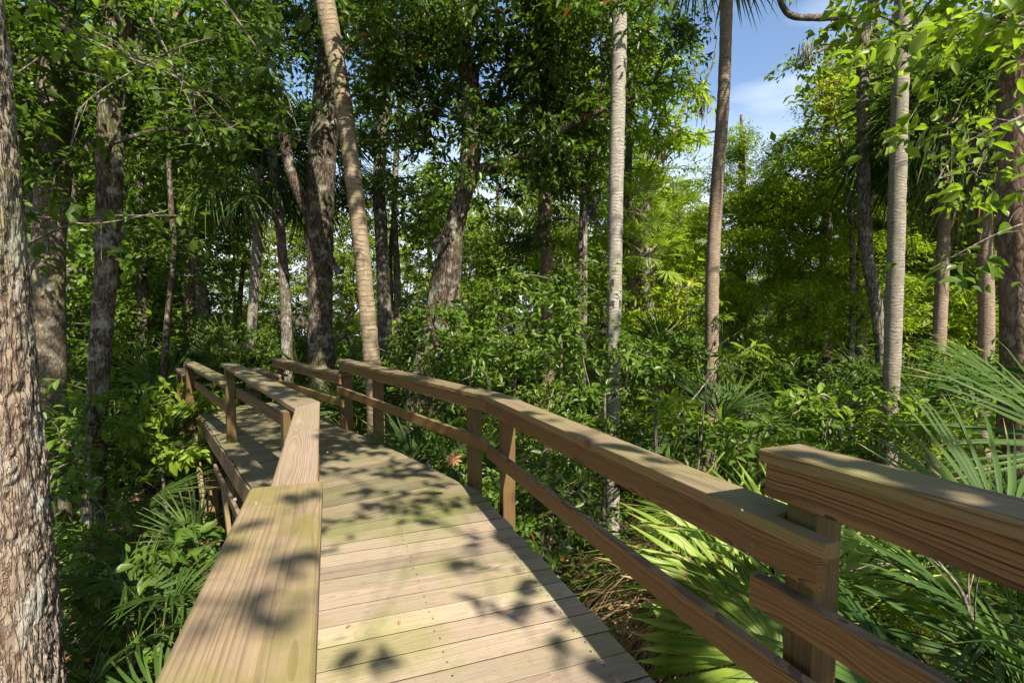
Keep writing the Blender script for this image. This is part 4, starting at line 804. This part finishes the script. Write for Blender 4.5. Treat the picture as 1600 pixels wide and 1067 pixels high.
sprig('dense dark leafy branch hanging in the upper left middle', [at(230, 20, 5.4), at(270, 100, 5.4), at(300, 170, 5.4), at(330, 240, 5.4)], .014, 'broad', 14, .09, .045, 59, k=22, rad=.4)

# ---- shrubs ---------------------------------------------------------------
def shrub(label, ells, leafm, n, Ln, Wd, seed, dens=6.0, rad=.28, group='leafy shrubs beside the boardwalk', shape='diamond', foot=None, name='shrub', flat=.5, thin=.5):
    Ln *= 1.08; n = int(n * 1.2)
    rs = np.random.RandomState(seed); c0 = ells[0][0]; b = Vector(foot) if foot else Vector((c0[0], c0[1] + .2, gz(c0[0], c0[1]))); t = empty(name, b, label, 'shrub', group)
    c = ell_points(ells, dens * 1.3, rs, thin); nodes = np.array([(b.x, b.y, b.z + z) for z in np.linspace(0, max(.3, c0[2] - b.z), 6)])
    tb = TB(); tb.add(nodes - np.array(tuple(b)), np.linspace(.03, .015, 6), 6); tb2 = TB(); limbs(tb2, nodes, c, rs=rs, trunk_top_r=.025, sides=4, rmin=.003, rk=.003); tb.V += [v - np.array(tuple(b)) for v in tb2.V]
    off = tb.n; tb.F += [f + off for f in tb2.F]
    obj('stems', tb.mesh('stems', M['twig']), t); arr = spray(c, int(n * 1.25), rad, Ln, Wd, rs, flat=flat, hang=.1, twigs=8)
    obj('foliage', leaf_mesh('foliage', arr[0] - np.array(tuple(b)), *arr[1:], M[leafm], shape=shape), t); return t
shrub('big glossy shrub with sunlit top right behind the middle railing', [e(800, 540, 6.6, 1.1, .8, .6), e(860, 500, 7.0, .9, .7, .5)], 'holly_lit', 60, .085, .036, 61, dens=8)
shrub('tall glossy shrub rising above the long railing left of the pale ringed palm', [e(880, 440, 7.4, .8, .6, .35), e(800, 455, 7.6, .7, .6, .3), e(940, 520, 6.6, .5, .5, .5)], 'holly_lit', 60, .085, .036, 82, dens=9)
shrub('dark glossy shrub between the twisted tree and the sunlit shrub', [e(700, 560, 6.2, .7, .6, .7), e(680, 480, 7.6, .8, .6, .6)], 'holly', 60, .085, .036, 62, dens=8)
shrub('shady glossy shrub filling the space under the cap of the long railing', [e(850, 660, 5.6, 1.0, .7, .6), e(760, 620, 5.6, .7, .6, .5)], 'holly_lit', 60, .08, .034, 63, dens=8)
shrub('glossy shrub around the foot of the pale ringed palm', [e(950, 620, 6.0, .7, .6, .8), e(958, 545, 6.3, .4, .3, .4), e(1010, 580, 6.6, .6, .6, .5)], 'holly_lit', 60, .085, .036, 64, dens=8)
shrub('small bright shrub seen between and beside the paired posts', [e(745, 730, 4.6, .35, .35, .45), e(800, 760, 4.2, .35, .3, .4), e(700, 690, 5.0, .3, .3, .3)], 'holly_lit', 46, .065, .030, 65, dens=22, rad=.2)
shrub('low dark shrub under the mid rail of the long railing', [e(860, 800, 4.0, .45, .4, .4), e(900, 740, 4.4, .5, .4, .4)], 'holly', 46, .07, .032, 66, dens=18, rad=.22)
shrub('loquat-like shrub with long pale leaf whorls left of the cap end', [e(1035, 620, 4.8, .22, .2, .2), e(1090, 650, 5.2, .4, .3, .3), e(1140, 560, 6.6, .4, .3, .2)], 'fresh', 14, .15, .045, 67, dens=20, rad=.15, shape='full', flat=.7)
shrub('thicket of bright leaves on the left bank behind the mottled trunk', [e(235, 640, 7.0, .9, .8, .45), e(240, 700, 6.4, .6, .6, .4)], 'fresh', 26, .13, .055, 68, dens=7, rad=.35, shape='full', flat=.8)
shrub('leafy shrub between the fissured trunk and the mottled trunk', [e(110, 640, 5.4, .7, .6, .4), e(110, 740, 4.8, .5, .5, .4)], 'under_leaf', 26, .11, .05, 69, dens=8, rad=.32, shape='full', flat=.8)
shrub('dim shrub under the deck edge left of the support posts', [e(240, 790, 5.4, .6, .5, .4), e(180, 830, 5.0, .5, .5, .4)], 'under_leaf', 26, .10, .045, 70, dens=8, rad=.3, shape='full', flat=.8)
shrub('broad-leaved shrub low beside the mossy cap on the left', [e(170, 900, 4.2, .45, .4, .35), e(270, 850, 4.4, .4, .4, .3)], 'under_leaf', 26, .09, .045, 80, dens=16, rad=.28, shape='full', flat=.8)
shrub('rounded shrub behind the far end of the left railing', [e(360, 540, 12, 1.6, 1.0, .7), e(250, 560, 11, 1.5, 1.0, .7)], 'under_leaf', 60, .12, .05, 71, dens=4, rad=.4)
shrub('leafy shrub between the oak trunk and the slender trunk', [e(440, 560, 11, 1.0, .8, .9), e(545, 560, 10.4, .8, .7, .9)], 'holly_lit', 60, .09, .04, 72, dens=6, rad=.36)
shrub('shrub with rust-tipped leaves left of the twisted tree', [e(620, 560, 8.6, .9, .7, .8), e(640, 510, 8.8, .8, .7, .5)], 'holly', 60, .09, .04, 73, dens=6, rad=.34)
shrub('airy shrub behind the pale ringed palm, mid height', [e(1060, 540, 9.5, 1.0, .8, .8), e(1180, 560, 9.5, 1.0, .8, .7)], 'under_leaf', 60, .09, .04, 74, dens=5, rad=.36)
shrub('sunny fern-like shrub at the foot of the thick grey palm', [e(1330, 640, 6.4, .9, .7, .3), e(1440, 660, 5.8, .8, .6, .3)], 'fresh', 26, .10, .052, 75, dens=12, rad=.3, shape='full', flat=.85)
shrub('mid-green shrub in the shade behind the cap end', [e(1220, 660, 6.0, .7, .6, .35), e(1150, 700, 5.0, .5, .4, .35)], 'under_leaf', 26, .095, .05, 76, dens=12, rad=.28, shape='full', flat=.85)
shrub('leafy shrub spreading behind the high right railing', [e(1520, 700, 5.2, .8, .5, .3), e(1560, 640, 6.2, .9, .6, .3)], 'fresh', 22, .10, .05, 77, dens=10, rad=.3, shape='full', flat=.85)
shrub('dark shrub in the deep shade below the right-edge trunk', [e(1500, 600, 8.0, 1.3, .8, .6), e(1360, 590, 8.6, 1.2, .8, .4)], 'under_leaf', 50, .09, .04, 78, dens=6, rad=.36)
shrub('shrub with yellow young leaves between the two ringed palms', [e(1080, 450, 10.5, .4, .3, .18), e(1060, 470, 10.5, .3, .3, .15), e(1062, 500, 10.4, .6, .4, .4)], 'yellow', 26, .09, .045, 79, dens=14, rad=.22)
# ---- palmettos ------------------------------------------------------------
def rel(px, py, Y): return at(px, py, Y)
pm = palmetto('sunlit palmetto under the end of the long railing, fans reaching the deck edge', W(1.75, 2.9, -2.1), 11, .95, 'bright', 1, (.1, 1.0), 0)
pm2 = palmetto('palmetto with one huge pale fan beside the near post', W(1.7, 2.15, -1.95), 5, .95, 'bright', 22, (.2, .8), 0)
def frond_at(kind, i, parent, hub, d, scale, roll, label=None):
    d = Vector(d).normalized(); st_ = ST[kind]
    return frond(kind, i, parent, Vector(hub) - d * st_ * scale - parent.location, d, scale, roll, label)
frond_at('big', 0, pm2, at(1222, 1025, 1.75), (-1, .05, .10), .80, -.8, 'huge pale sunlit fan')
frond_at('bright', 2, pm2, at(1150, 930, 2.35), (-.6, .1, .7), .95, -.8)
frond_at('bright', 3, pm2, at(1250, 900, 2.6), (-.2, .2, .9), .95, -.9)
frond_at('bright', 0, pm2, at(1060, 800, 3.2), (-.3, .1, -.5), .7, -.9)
pd = empty('dead_palm_fronds', W(.62, 2.45, -1.45), 'heap of curled brown dead palmetto fronds by the deck edge', 'dead fronds', None)
rd = random.Random(4)
for k in range(11):
    az = rd.uniform(2.2, 4.4); frond('dead', k % 2, pd, (.55, .05, 0), (math.cos(az), math.sin(az), rd.uniform(0, .5)), rd.uniform(.65, .95), rd.uniform(-.7, .7))
palmetto('tall dark palmetto just behind the near post', W(1.95, 2.4, -2.15), 11, 1.0, 'saw', 3, (.2, 1.2), 1)
palmetto('palmetto whose stiff fans cross behind the near mid rail', W(2.3, 1.9, -1.9), 12, 1.15, 'saw', 4, (.1, 1.1), 1)
palmetto('shaded palmetto at the lower right corner', W(1.9, 1.35, -1.9), 11, 1.0, 'saw', 5, (.1, .9), 1)
palmetto('large palmetto fan rising over the high railing at the right edge', W(4.6, 4.1, -1.3), 8, 1.0, 'saw', 6, (.45, 1.3), 0)
pe = palmetto('palmetto whose huge upright fan fills the right edge above the rail', W(3.6, 3.3, -1.9), 5, 1.0, 'saw', 23, (.3, 1.0), 0)
frond_at('saw', 3, pe, at(1668, 705, 3.1), (-.62, .05, .78), 1.05, -.85)
palmetto('low palmetto behind the high right railing', W(3.0, 3.4, -1.95), 9, .9, 'saw', 7, (.2, 1.1), 1)
palmetto('palmetto tuft between the two railings, left of the near post', W(1.55, 3.9, -2.15), 9, .75, 'saw', 8, (.3, 1.3), 1)
palmetto('spiky palmetto beneath the tall brown ringed palm', W(2.75, 6.6, -1.9), 14, .85, 'saw', 9, (.2, 1.3), 2)
palmetto('sparse palmetto left of the brown ringed palm', W(3.2, 10.2, -1.5), 13, 1.15, 'saw', 10, (.2, 1.3), 2)
palmetto('dark palmetto before the twisted tree, seen under the middle railing', W(-.75, 5.3, -2.3), 11, 1.0, 'saw', 11, (.3, 1.2), 1)
palmetto('small palmetto at the foot of the oak', W(-2.6, 8.4, -2.2), 10, 1.1, 'saw', 12, (.3, 1.2), 1)
palmetto('dim palmetto in the hollow left of the mossy cap', W(-2.9, 4.6, -2.75), 9, .95, 'saw', 13, (.3, 1.2), 1)
palmetto('drooping palmetto low at the foot of the mottled trunk', W(-3.1, 3.6, -2.75), 9, .9, 'saw', 14, (.1, .9), 1)
palmetto('palmetto at the bottom left between the edge trunk and the mossy cap', W(-2.0, 2.8, -2.95), 8, .75, 'saw', 15, (.1, .9), 0)
palmetto('palmetto behind the leafy shrub on the left bank', W(-5.2, 6.6, -2.6), 12, 1.2, 'saw', 16, (.3, 1.3), 1)
palmetto('palmetto in front of the water, left of the far railing', W(-6.6, 9.6, -2.3), 12, 1.3, 'saw', 17, (.3, 1.3), 1)
palmetto('silvery palmetto beyond the steps at the far end', W(-6.0, 11.0, -1.9), 13, 1.25, 'saw', 18, (.3, 1.3), 1)
palmetto('palmetto right beyond the farthest left-hand railing', W(-4.9, 11.4, -2.0), 12, 1.3, 'saw', 19, (.3, 1.3), 1)
palmetto('palmetto thicket plant deep behind the forked tree', W(6.4, 8.4, -2.2), 12, 1.4, 'saw', 20, (.3, 1.3), 1)
palmetto('palmetto half hidden behind the thick grey palm', W(4.6, 7.6, -2.3), 12, 1.2, 'saw', 21, (.3, 1.3), 1)

# ---- undergrowth, litter, reeds (stuff) -----------------------------------
rs = np.random.RandomState(9)
def off_walk(x, y):
    l = np.where(y < 3, -.87 - .3577 * (y - 1.63), -1.353 - .73 * (y - 2.98)) - .15; r = np.where(y < 3.7, 1.102 - .3577 * y, -.22 - .73 * (y - 3.69)) + .15
    return (x < l) | (x > r) | (y > 10)
n = 3400; y = 1.0 + 17 * rs.rand(n) ** .8; x = (rs.rand(n) * 2 - 1) * (y * 1.15 + 1.0); k = off_walk(x, y); x, y = x[k], y[k]
hgt = .25 + .9 * rs.rand(len(x)) ** 1.5 * np.clip(y / 5, .5, 1); c = np.stack([x, y, ground_z(x, y) + hgt], 1)
ar = spray(c, 26, .32, .105, .046, rs, flat=.8, hang=.1); tag(obj('undergrowth', leaf_mesh('undergrowth', *ar, M['under_leaf'])), 'low green undergrowth covering the swamp floor', 'undergrowth', kind='stuff')
n = 4500; y = 15 + 24 * rs.rand(n); x = (rs.rand(n) * 2 - 1) * (y * 1.1 + 1); c = np.stack([x, y, ground_z(x, y) + .2 + 1.1 * rs.rand(n)], 1)
ar = spray(c, 14, .55, .20, .09, rs, flat=.7, hang=.1); tag(obj('distant_undergrowth', leaf_mesh('distant_undergrowth', *ar, M['far'])), 'distant brush between the farther tree trunks', 'brush', kind='stuff')
n = 5000; y = 1 + 14 * rs.rand(n); x = (rs.rand(n) * 2 - 1) * (y + 1); p = np.stack([x, y, ground_z(x, y) + .02], 1)
tag(obj('leaf_litter', leaf_mesh('leaf_litter', p, rs.normal(size=(n, 3)) * [1, 1, .1], np.tile([0, 0, 1.0], (n, 1)) + rs.normal(size=(n, 3)) * .3, .09 * (1 + .3 * rs.rand(n)), .05 * np.ones(n), rs.rand(n), M['dry'])), 'dead leaves littering the swamp floor', 'leaf litter', kind='stuff')
n = 16000; y = 30 + 8 * rs.rand(n); x = -58 + 64 * rs.rand(n); p = np.stack([x, y, ground_z(x, y)], 1)
tag(obj('marsh_grass', leaf_mesh('marsh_grass', p, np.tile([0, 0, 1.0], (n, 1)) + rs.normal(size=(n, 3)) * .14, rs.normal(size=(n, 3)), 1.5 * (1 + .3 * rs.rand(n)), .05 * np.ones(n), rs.rand(n), M['reed'])), 'pale marsh grass along the water', 'marsh grass', kind='stuff')

# ---- background trees: shared meshes, every tree its own object -------------
def far_kind(seed, h, w, leafm, Ln, Wd, nl, dens, lower=.25, flat=.6):
    rs = np.random.RandomState(seed); tb = TB(); P = catmull([(0, 0, -.3), (rs.normal() * .15, rs.normal() * .15, h * .35), (rs.normal() * .3, rs.normal() * .3, h * .7), (rs.normal() * .3, 0, h)], 5)
    tb.add(P, np.linspace(.19, .05, len(P)), 8); tr = tb.mesh('trunk', M['bark_grey'])
    c = ell_points([((rs.normal() * w * .3, rs.normal() * w * .3, h * z), (w * s, w * s, h * .16)) for z, s in ((lower + .1, .8), (lower + .3, 1.0), (.75, .9), (.95, .6))], dens, rs, .1)
    tb = TB(); limbs(tb, P[6:], c, rs=rs, trunk_top_r=.06, sides=4); br = tb.mesh('branches', M['bark_grey'])
    ar = spray(c, nl, .7, Ln, Wd, rs, flat=flat, hang=.15, twigs=7); return tr, br, leaf_mesh('crown', *ar, M[leafm])
KIND = [far_kind(101, 11, 2.3, 'far', .17, .085, 90, 1.7), far_kind(102, 13, 2.6, 'far', .17, .085, 80, 1.5, .3), far_kind(103, 9, 2.1, 'holly_lit', .16, .075, 90, 1.9, .08),
        far_kind(104, 12, 2.2, 'cypress', .17, .045, 190, 1.6, .12, .85), far_kind(105, 10, 2.4, 'broad', .17, .085, 90, 1.7, .12), far_kind(106, 3.6, 1.7, 'far', .15, .07, 90, 3.5, .0), far_kind(107, 3.0, 1.6, 'holly_lit', .14, .065, 90, 3.5, .0)]
KL = ['pale-green loose-crowned tree', 'tall bare-stemmed thin-crowned tree', 'bushy mid-green tree', 'feathery cypress', 'dark broad-crowned tree', 'pale-green thicket bush', 'glossy green thicket bush']
ZN = [(60, 'by the left photo edge'), (150, 'past the stout reddish trunk'), (215, 'past the mottled trunk'), (300, 'left of the first railing'), (400, 'behind the left railings'), (480, 'between the cabbage palm and the massive oak'),
      (570, 'between the oak and the leaning palm'), (660, 'left of the twisted tree'), (760, 'just right of the twisted tree'), (860, 'above the shrub mass'), (950, 'left of the pale ringed palm'), (1040, 'right of the pale ringed palm'),
      (1110, 'left of the brown ringed palm'), (1200, 'below the sky gap'), (1290, 'right of the sky gap'), (1350, 'left of the forked tree'), (1400, 'behind the grey palm'), (1480, 'right of the grey palm'), (1550, 'left of the right-edge trunk'), (9999, 'by the right photo edge')]
def far_tree(k, x, y, s, rz, where=None):
    px = 800 + 800 * x / y; zn = next(z for p, z in ZN if px < p); dp = 'nearer' if y < 17 else 'midway back' if y < 26 else 'deep' if y < 50 else 'far off'
    bush = k > 4; nm0 = 'bush' if bush else 'tree'
    t = empty(nm0, (x, y, gz(x, y)), f"{KL[k]}, {dp} in the woods {zn}".replace('between the cabbage palm and the massive oak', 'left of the massive oak'), nm0, KL[k].replace('cypress', 'cypresses').replace('tree', 'trees').replace('thicket bush', 'thicket bushes') + ' of the background'); t.rotation_euler = (0, 0, rz); t.scale = (s, s, s)
    for nm, me in zip(('trunk', 'branches', 'crown'), KIND[k]):
        o = obj(nm, me, t)
        if nm == 'branches': o['kind'] = 'stuff'
rb = random.Random(21)
spots = []
tries = 0
while len(spots) < 150 and tries < 12000:
    tries += 1
    Y = rb.choice([rb.uniform(12, 20), rb.uniform(18, 32), rb.uniform(30, 60)]); px = rb.uniform(-150, 1750)
    X = (px - 800) / 800 * Y
    if -60 < X < 2 and 34 < Y < 60: continue
    if 1140 < px < 1290 and Y < 40: continue           # the open sky gap
    if 985 < px < 1120 and Y < 20: continue
    if 330 < px < 940 and (Y < 17 or rb.random() < .5): continue
    if 180 < px < 600 and Y > 25 and rb.random() < .5: continue
    if any((X - a) ** 2 + (Y - b) ** 2 < (1.3 if Y < 20 else 2.0) ** 2 for a, b, *_ in spots): continue
    spots.append((X, Y, px))
for (X, Y, px) in spots:
    if px > 1000: k = rb.choice([3, 3, 3, 0, 0]); s = rb.uniform(.75, 1.0)
    elif px > 600: k = rb.choice([0, 1, 2, 3]); s = rb.uniform(.65, .95)
    else: k = rb.choice([0, 1, 3, 0, 2]); s = rb.uniform(.8, 1.15)
    if 330 < px < 640: s *= .74
    elif 640 <= px < 940: s *= .92
    if 1100 < px < 1320: s *= .6
    far_tree(k, X, Y, s, rb.uniform(0, 6.28))
bs = []
for i in range(110):                                    # bushes between the trunks
    for _ in range(40):
        Y = rb.uniform(9.5, 26); px = rb.uniform(-60, 1660); X = (px - 800) / 800 * Y
        if 300 < px < 720 and rb.random() < .6: continue
        if all((X - a) ** 2 + (Y - b) ** 2 > 1.6 for a, b in bs) and not (X < -3 and Y < 10.5 and X > -7): break
    bs.append((X, Y)); far_tree(rb.choice([5, 6]), X, Y, rb.uniform(.55, 1.0) * (.75 if Y < 12 else 1), rb.uniform(0, 6.28))
for i in range(44):                                     # tree line beyond the river
    x = -100 + i * 3.6 + rb.uniform(-1, 1); far_tree(rb.choice([0, 2, 4]), x, 98 + rb.uniform(0, 6), rb.uniform(.9, 1.4), rb.uniform(0, 6.28))
for i in range(20):
    x = 4 + i * 3.2 + rb.uniform(-1, 1); far_tree(rb.choice([0, 2, 3, 4]), x, 58 + rb.uniform(0, 10), rb.uniform(.8, 1.1), rb.uniform(0, 6.28))

# ---- unseen canopy added above and behind the viewer to cast dappled shade ---------
def shade_tree(label, x, y, h, ells, seed, leafm='broad', dens=.52, n=56):
    return tree(label, [Vector((x, y, -.3)), Vector((x + .1, y, h * .4)), Vector((x - .1, y + .1, h * .75)), Vector((x, y, h))], [.28, .22, .18, .12], 'bark_oak', ells, leafm, dens=dens, n=n, rad_c=.55, Ln=.15, Wd=.085, seed=seed, sides=12, limbs_from=.5, thin=.05)
shade_tree('unseen oak added behind the viewer on the right to shade the walk', 5.2, -3.2, 11, [((4.6, -4.4, 10), (3.0, 2.6, 1.3)), ((8.2, -1.5, 10.3), (2.8, 3.0, 1.3)), ((1.6, -1.0, 9.6), (2.4, 2.2, 1.0))], 81)
shade_tree('unseen oak added behind the viewer on the left to shade the walk', -3.4, -4.5, 11, [((-2.2, -4.0, 10), (3.2, 2.6, 1.3)), ((-6.2, -2.2, 9.6), (3.0, 3.0, 1.3)), ((-2.6, -.4, 9.6), (2.6, 2.0, 1.0))], 82)
shade_tree('unseen oak added beyond the right edge, its crown giving shade from overhead', 8.4, 2.6, 12, [((7.6, 3.0, 11), (3.0, 2.8, 1.3)), ((4.0, 2.0, 10.4), (2.4, 2.0, 1.0)), ((.4, 2.6, 10.4), (2.4, 1.8, 1.0))], 83)
shade_tree('unseen oak added beyond the left edge, its crown giving shade from overhead', -7.4, 1.6, 12, [((-6.6, 2.2, 10.6), (3.0, 2.6, 1.3)), ((-3.2, 3.0, 10.8), (2.4, 1.8, 1.0)), ((-10, 3.5, 11), (2.6, 2.6, 1.3))], 84)

def shadow_clump(label, items, seed, Ln=.13, Wd=.07, leafm='broad'):  # unseen leaves added only to throw shadow spots on deck, caps and posts
    '''added leaf clumps on an unseen branch, each set so its shadow falls at the given place'''
    rs = np.random.RandomState(seed); cs = []; ns = []
    for (px, py, z, t, r, n) in items:
        v = at(px, py, 10) - Vector((0, 0, CZ)); v = v * ((z - CZ) / v.z) + Vector((0, 0, CZ)); cs.append(np.array(tuple(v + SUNV * t))); ns.append((r, n))
    o = cs[0]; tr = empty('branch', Vector(tuple(o)), label, 'branch'); P = []; D = []; NR = []; LL = []; WW = []; VV = []
    for c, (r, n) in zip(cs, ns):
        a = spray(np.array([c - o]), n, r, Ln, Wd, rs, flat=.5, hang=.1, twigs=5); P.append(a[0]); D.append(a[1]); NR.append(a[2]); LL.append(a[3]); WW.append(a[4]); VV.append(a[5])
    obj('leaves', leaf_mesh('leaves', *[np.concatenate(q) for q in (P, D, NR, LL, WW, VV)], M[leafm], shape='full'), tr)
    srt = sorted([c - o for c in cs], key=lambda q: q[0]); far = np.array([3.5, -2.5, 3.0]) ; tb = TB(); tb.add(catmull([srt[0]] + srt[1:] + [srt[-1] + far], 4), np.linspace(.002, .004, 4 * len(srt) + 1), 6); obj('bough', tb.mesh('bough', M['twig']), tr)
zc_, zd = CZ - .36, CZ - 1.27
shadow_clump('unseen branch added behind the viewer, its leaves shading spots of the near cap', [(465, 795, zc_, 3.4, .055, 6), (430, 868, zc_, 3.4, .06, 8), (385, 965, zc_, 3.4, .03, 3), (310, 1010, zc_, 3.4, .04, 4), (480, 940, zc_, 3.4, .03, 3)], 91, .06, .03)
shadow_clump('unseen thin branch added behind the viewer to shade spots of the deck', [(762, 880, zd, 6.0, .07, 8), (780, 955, zd, 6.0, .09, 9), (840, 935, zd, 6.0, .07, 8), (575, 1000, zd, 6.2, .08, 9), (552, 1045, zd, 6.1, .05, 5), (640, 765, zd, 6.5, .3, 60), (560, 800, zd, 6.5, .26, 44), (710, 770, zd, 6.6, .2, 34), (910, 1020, zd, 6.2, .08, 8)], 92, .10, .05)
shadow_clump('unseen leafy bough added to keep the near post and rail ends in shade', [(1290, 900, CZ - .65, 3.2, .16, 50), (1290, 1050, CZ - .9, 3.4, .18, 60), (1262, 900, CZ - 1.0, 4.2, .32, 70), (1260, 1020, CZ - 1.3, 4.4, .32, 90), (1215, 800, CZ - .6, 4.0, .18, 30), (1450, 760, CZ - .37, 4.0, .12, 12), (1330, 725, CZ - .37, 4.1, .08, 8), (905, 690, CZ - .57, 4.6, .09, 9), (1010, 735, CZ - .57, 4.6, .08, 7)], 93)
shadow_clump('unseen leafy boughs added to keep the far deck in dappled shade', [(480, 690, CZ - 1.4, 7, .6, 150), (560, 700, CZ - 1.4, 7.2, .6, 150), (400, 700, CZ - 1.4, 7, .6, 150), (640, 730, CZ - 1.35, 7, .45, 100), (340, 670, CZ - 1.45, 7, .6, 130), (430, 640, CZ - 1.5, 7.4, .7, 160), (450, 740, CZ - 1.4, 6.8, .5, 110), (420, 600, CZ - .6, 7.2, .35, 70), (560, 580, CZ - .6, 7.2, .5, 80)], 94)

# ---- small things ----------------------------------------------------------
def bare(label, pts, r0, r1, seed, mat='twig', subs=4, name='bare_branch', cat='branch'):
    rs = np.random.RandomState(seed); o = Vector(pts[0]); t = empty(name, o, label, cat); C = catmull(np.array([tuple(p) for p in pts]) - np.array(tuple(o)), 8); tb = TB(); tb.add(C, np.linspace(r0, r1, len(C)), 7, rough=.15, rscale=40)
    tb2 = TB()
    for k in range(subs):
        i = rs.randint(len(C) // 5, len(C) - 2); a = C[i]; d = norm(norm(C[min(i + 3, len(C) - 1)] - C[i]) + rs.normal(size=3) * .8); ln = rs.uniform(.15, .4); tb2.add(catmull([a, a + d * ln * .5 + rs.normal(size=3) * .03, a + d * ln], 3), np.linspace(r0 * .35, r1 * .5, 7), 5)
    obj('bough', tb.mesh('bough', M[mat]), t); obj('twigs', tb2.mesh('twigs', M[mat]), t)
bare('bare crooked branch climbing out of the palmettos at the lower right', [at(1610, 1060, 1.9), at(1540, 1010, 1.9), at(1505, 930, 1.95), at(1485, 900, 2.0), at(1460, 870, 2.05)], .010, .005, 1)
bare('pale bare twig lying across the dark palmettos beside the near post', [at(1320, 895, 2.2), at(1375, 880, 2.2), at(1430, 888, 2.25), at(1465, 884, 2.3)], .004, .002, 2)
bare('bare forked twig above the high right railing', [at(1620, 735, 3.2), at(1570, 745, 3.2), at(1500, 760, 3.3), at(1440, 725, 3.4)], .006, .003, 3)
bare('thin bare sapling stem rising behind the long railing', [at(1088, 760, 4.6), at(1098, 660, 4.7), at(1108, 560, 4.8), at(1130, 500, 4.9)], .009, .004, 4)
bare('tangle of thin bare twigs in front of the upper left trunks', [at(330, 60, 3.8), at(280, 75, 3.8), at(210, 110, 3.7), at(130, 165, 3.6), at(110, 230, 3.6)], .007, .003, 5, subs=9)
bare('fallen bare branch leaning behind the oak', [at(520, 570, 11), at(545, 500, 11), at(575, 470, 11)], .03, .012, 6)
dl = empty('dry_leaf_cluster', at(731, 712, 3.62), 'small star of dry brown leaves stuck beside the paired post', 'dry leaf')
rs = np.random.RandomState(3); n = 8; an = np.linspace(0, 6.28, n, endpoint=False); d = np.stack([np.cos(an), -.25 * np.ones(n), np.sin(an) * .9 - .3], 1)
dl.location = at(709, 716, 3.42)
obj('leaves', leaf_mesh('leaves', np.zeros((n, 3)), d, np.tile([0, -1.0, .3], (n, 1)), .055 * (1 + .3 * rs.rand(n)), .018 * np.ones(n), rs.rand(n), M['dry'], shape='full'), dl)
tb = TB(); tb.add([(0, 0, 0), (.03, .02, .06), (.075, .03, .09)], [.0015, .0015, .0015], 4); obj('stalk', tb.mesh('stalk', M['twig']), dl)
# fallen leaves and crumbs on the deck
cnt = 0
for k in range(11):
    yy = rb.uniform(1.5, 6.5); tt = rb.random()
    l = Lp(yy) if yy < 2.98 else Vector((-1.353 - .73 * (yy - 2.98), yy)); r_ = Rp(yy) if yy < 3.69 else Vector((-.22 - .73 * (yy - 3.69), yy)); q = l + (r_ - l) * (.1 + .8 * tt)
    z = (zdeck(yy, 1) if yy < 3.4 else zdeck(yy, 3)) + .006
    me = leaf_mesh('fallen_leaf', np.zeros((1, 3)), np.array([[1.0, 0, .02]]), np.array([[0, 0, 1.0]]), np.array([rb.uniform(.02, .045)]), np.array([rb.uniform(.010, .018)]), np.array([rb.random()]), M['dry'], shape='full')
    o = obj('fallen_leaf', me, None, W(q.x, q.y, z)); o.rotation_euler = (0, 0, rb.uniform(0, 6.28)); tag(o, 'tiny dry brown leaf lying on the deck planks', 'leaf', 'dry leaves on the deck')
# hanging moss
def moss(label, p, ln, seed, wide=.25):
    rs = np.random.RandomState(seed); n = 150; a = rs.normal(size=(n, 3)) * [wide * .6, wide * .6, .02]; a[:, 2] -= rs.rand(n) * ln * .6
    o = obj('hanging_moss', leaf_mesh('hanging_moss', a, np.tile([0, 0, -1.0], (n, 1)) + rs.normal(size=(n, 3)) * .2, rs.normal(size=(n, 3)), ln * .4 * (.5 + rs.rand(n)), .005 * np.ones(n), rs.rand(n), M['moss']), None, p); tag(o, label, 'moss')
moss('grey strand of moss hanging from the limb in the sky gap', at(1262, 62, 9.3), .5, 1, .12)
moss('grey moss trailing from the wispy half-bare tree', at(1098, 130, 14.6), 1.1, 2, .12)
moss('faint moss hanging above the boot-clad palm', at(925, 300, 13), .8, 3, .2)
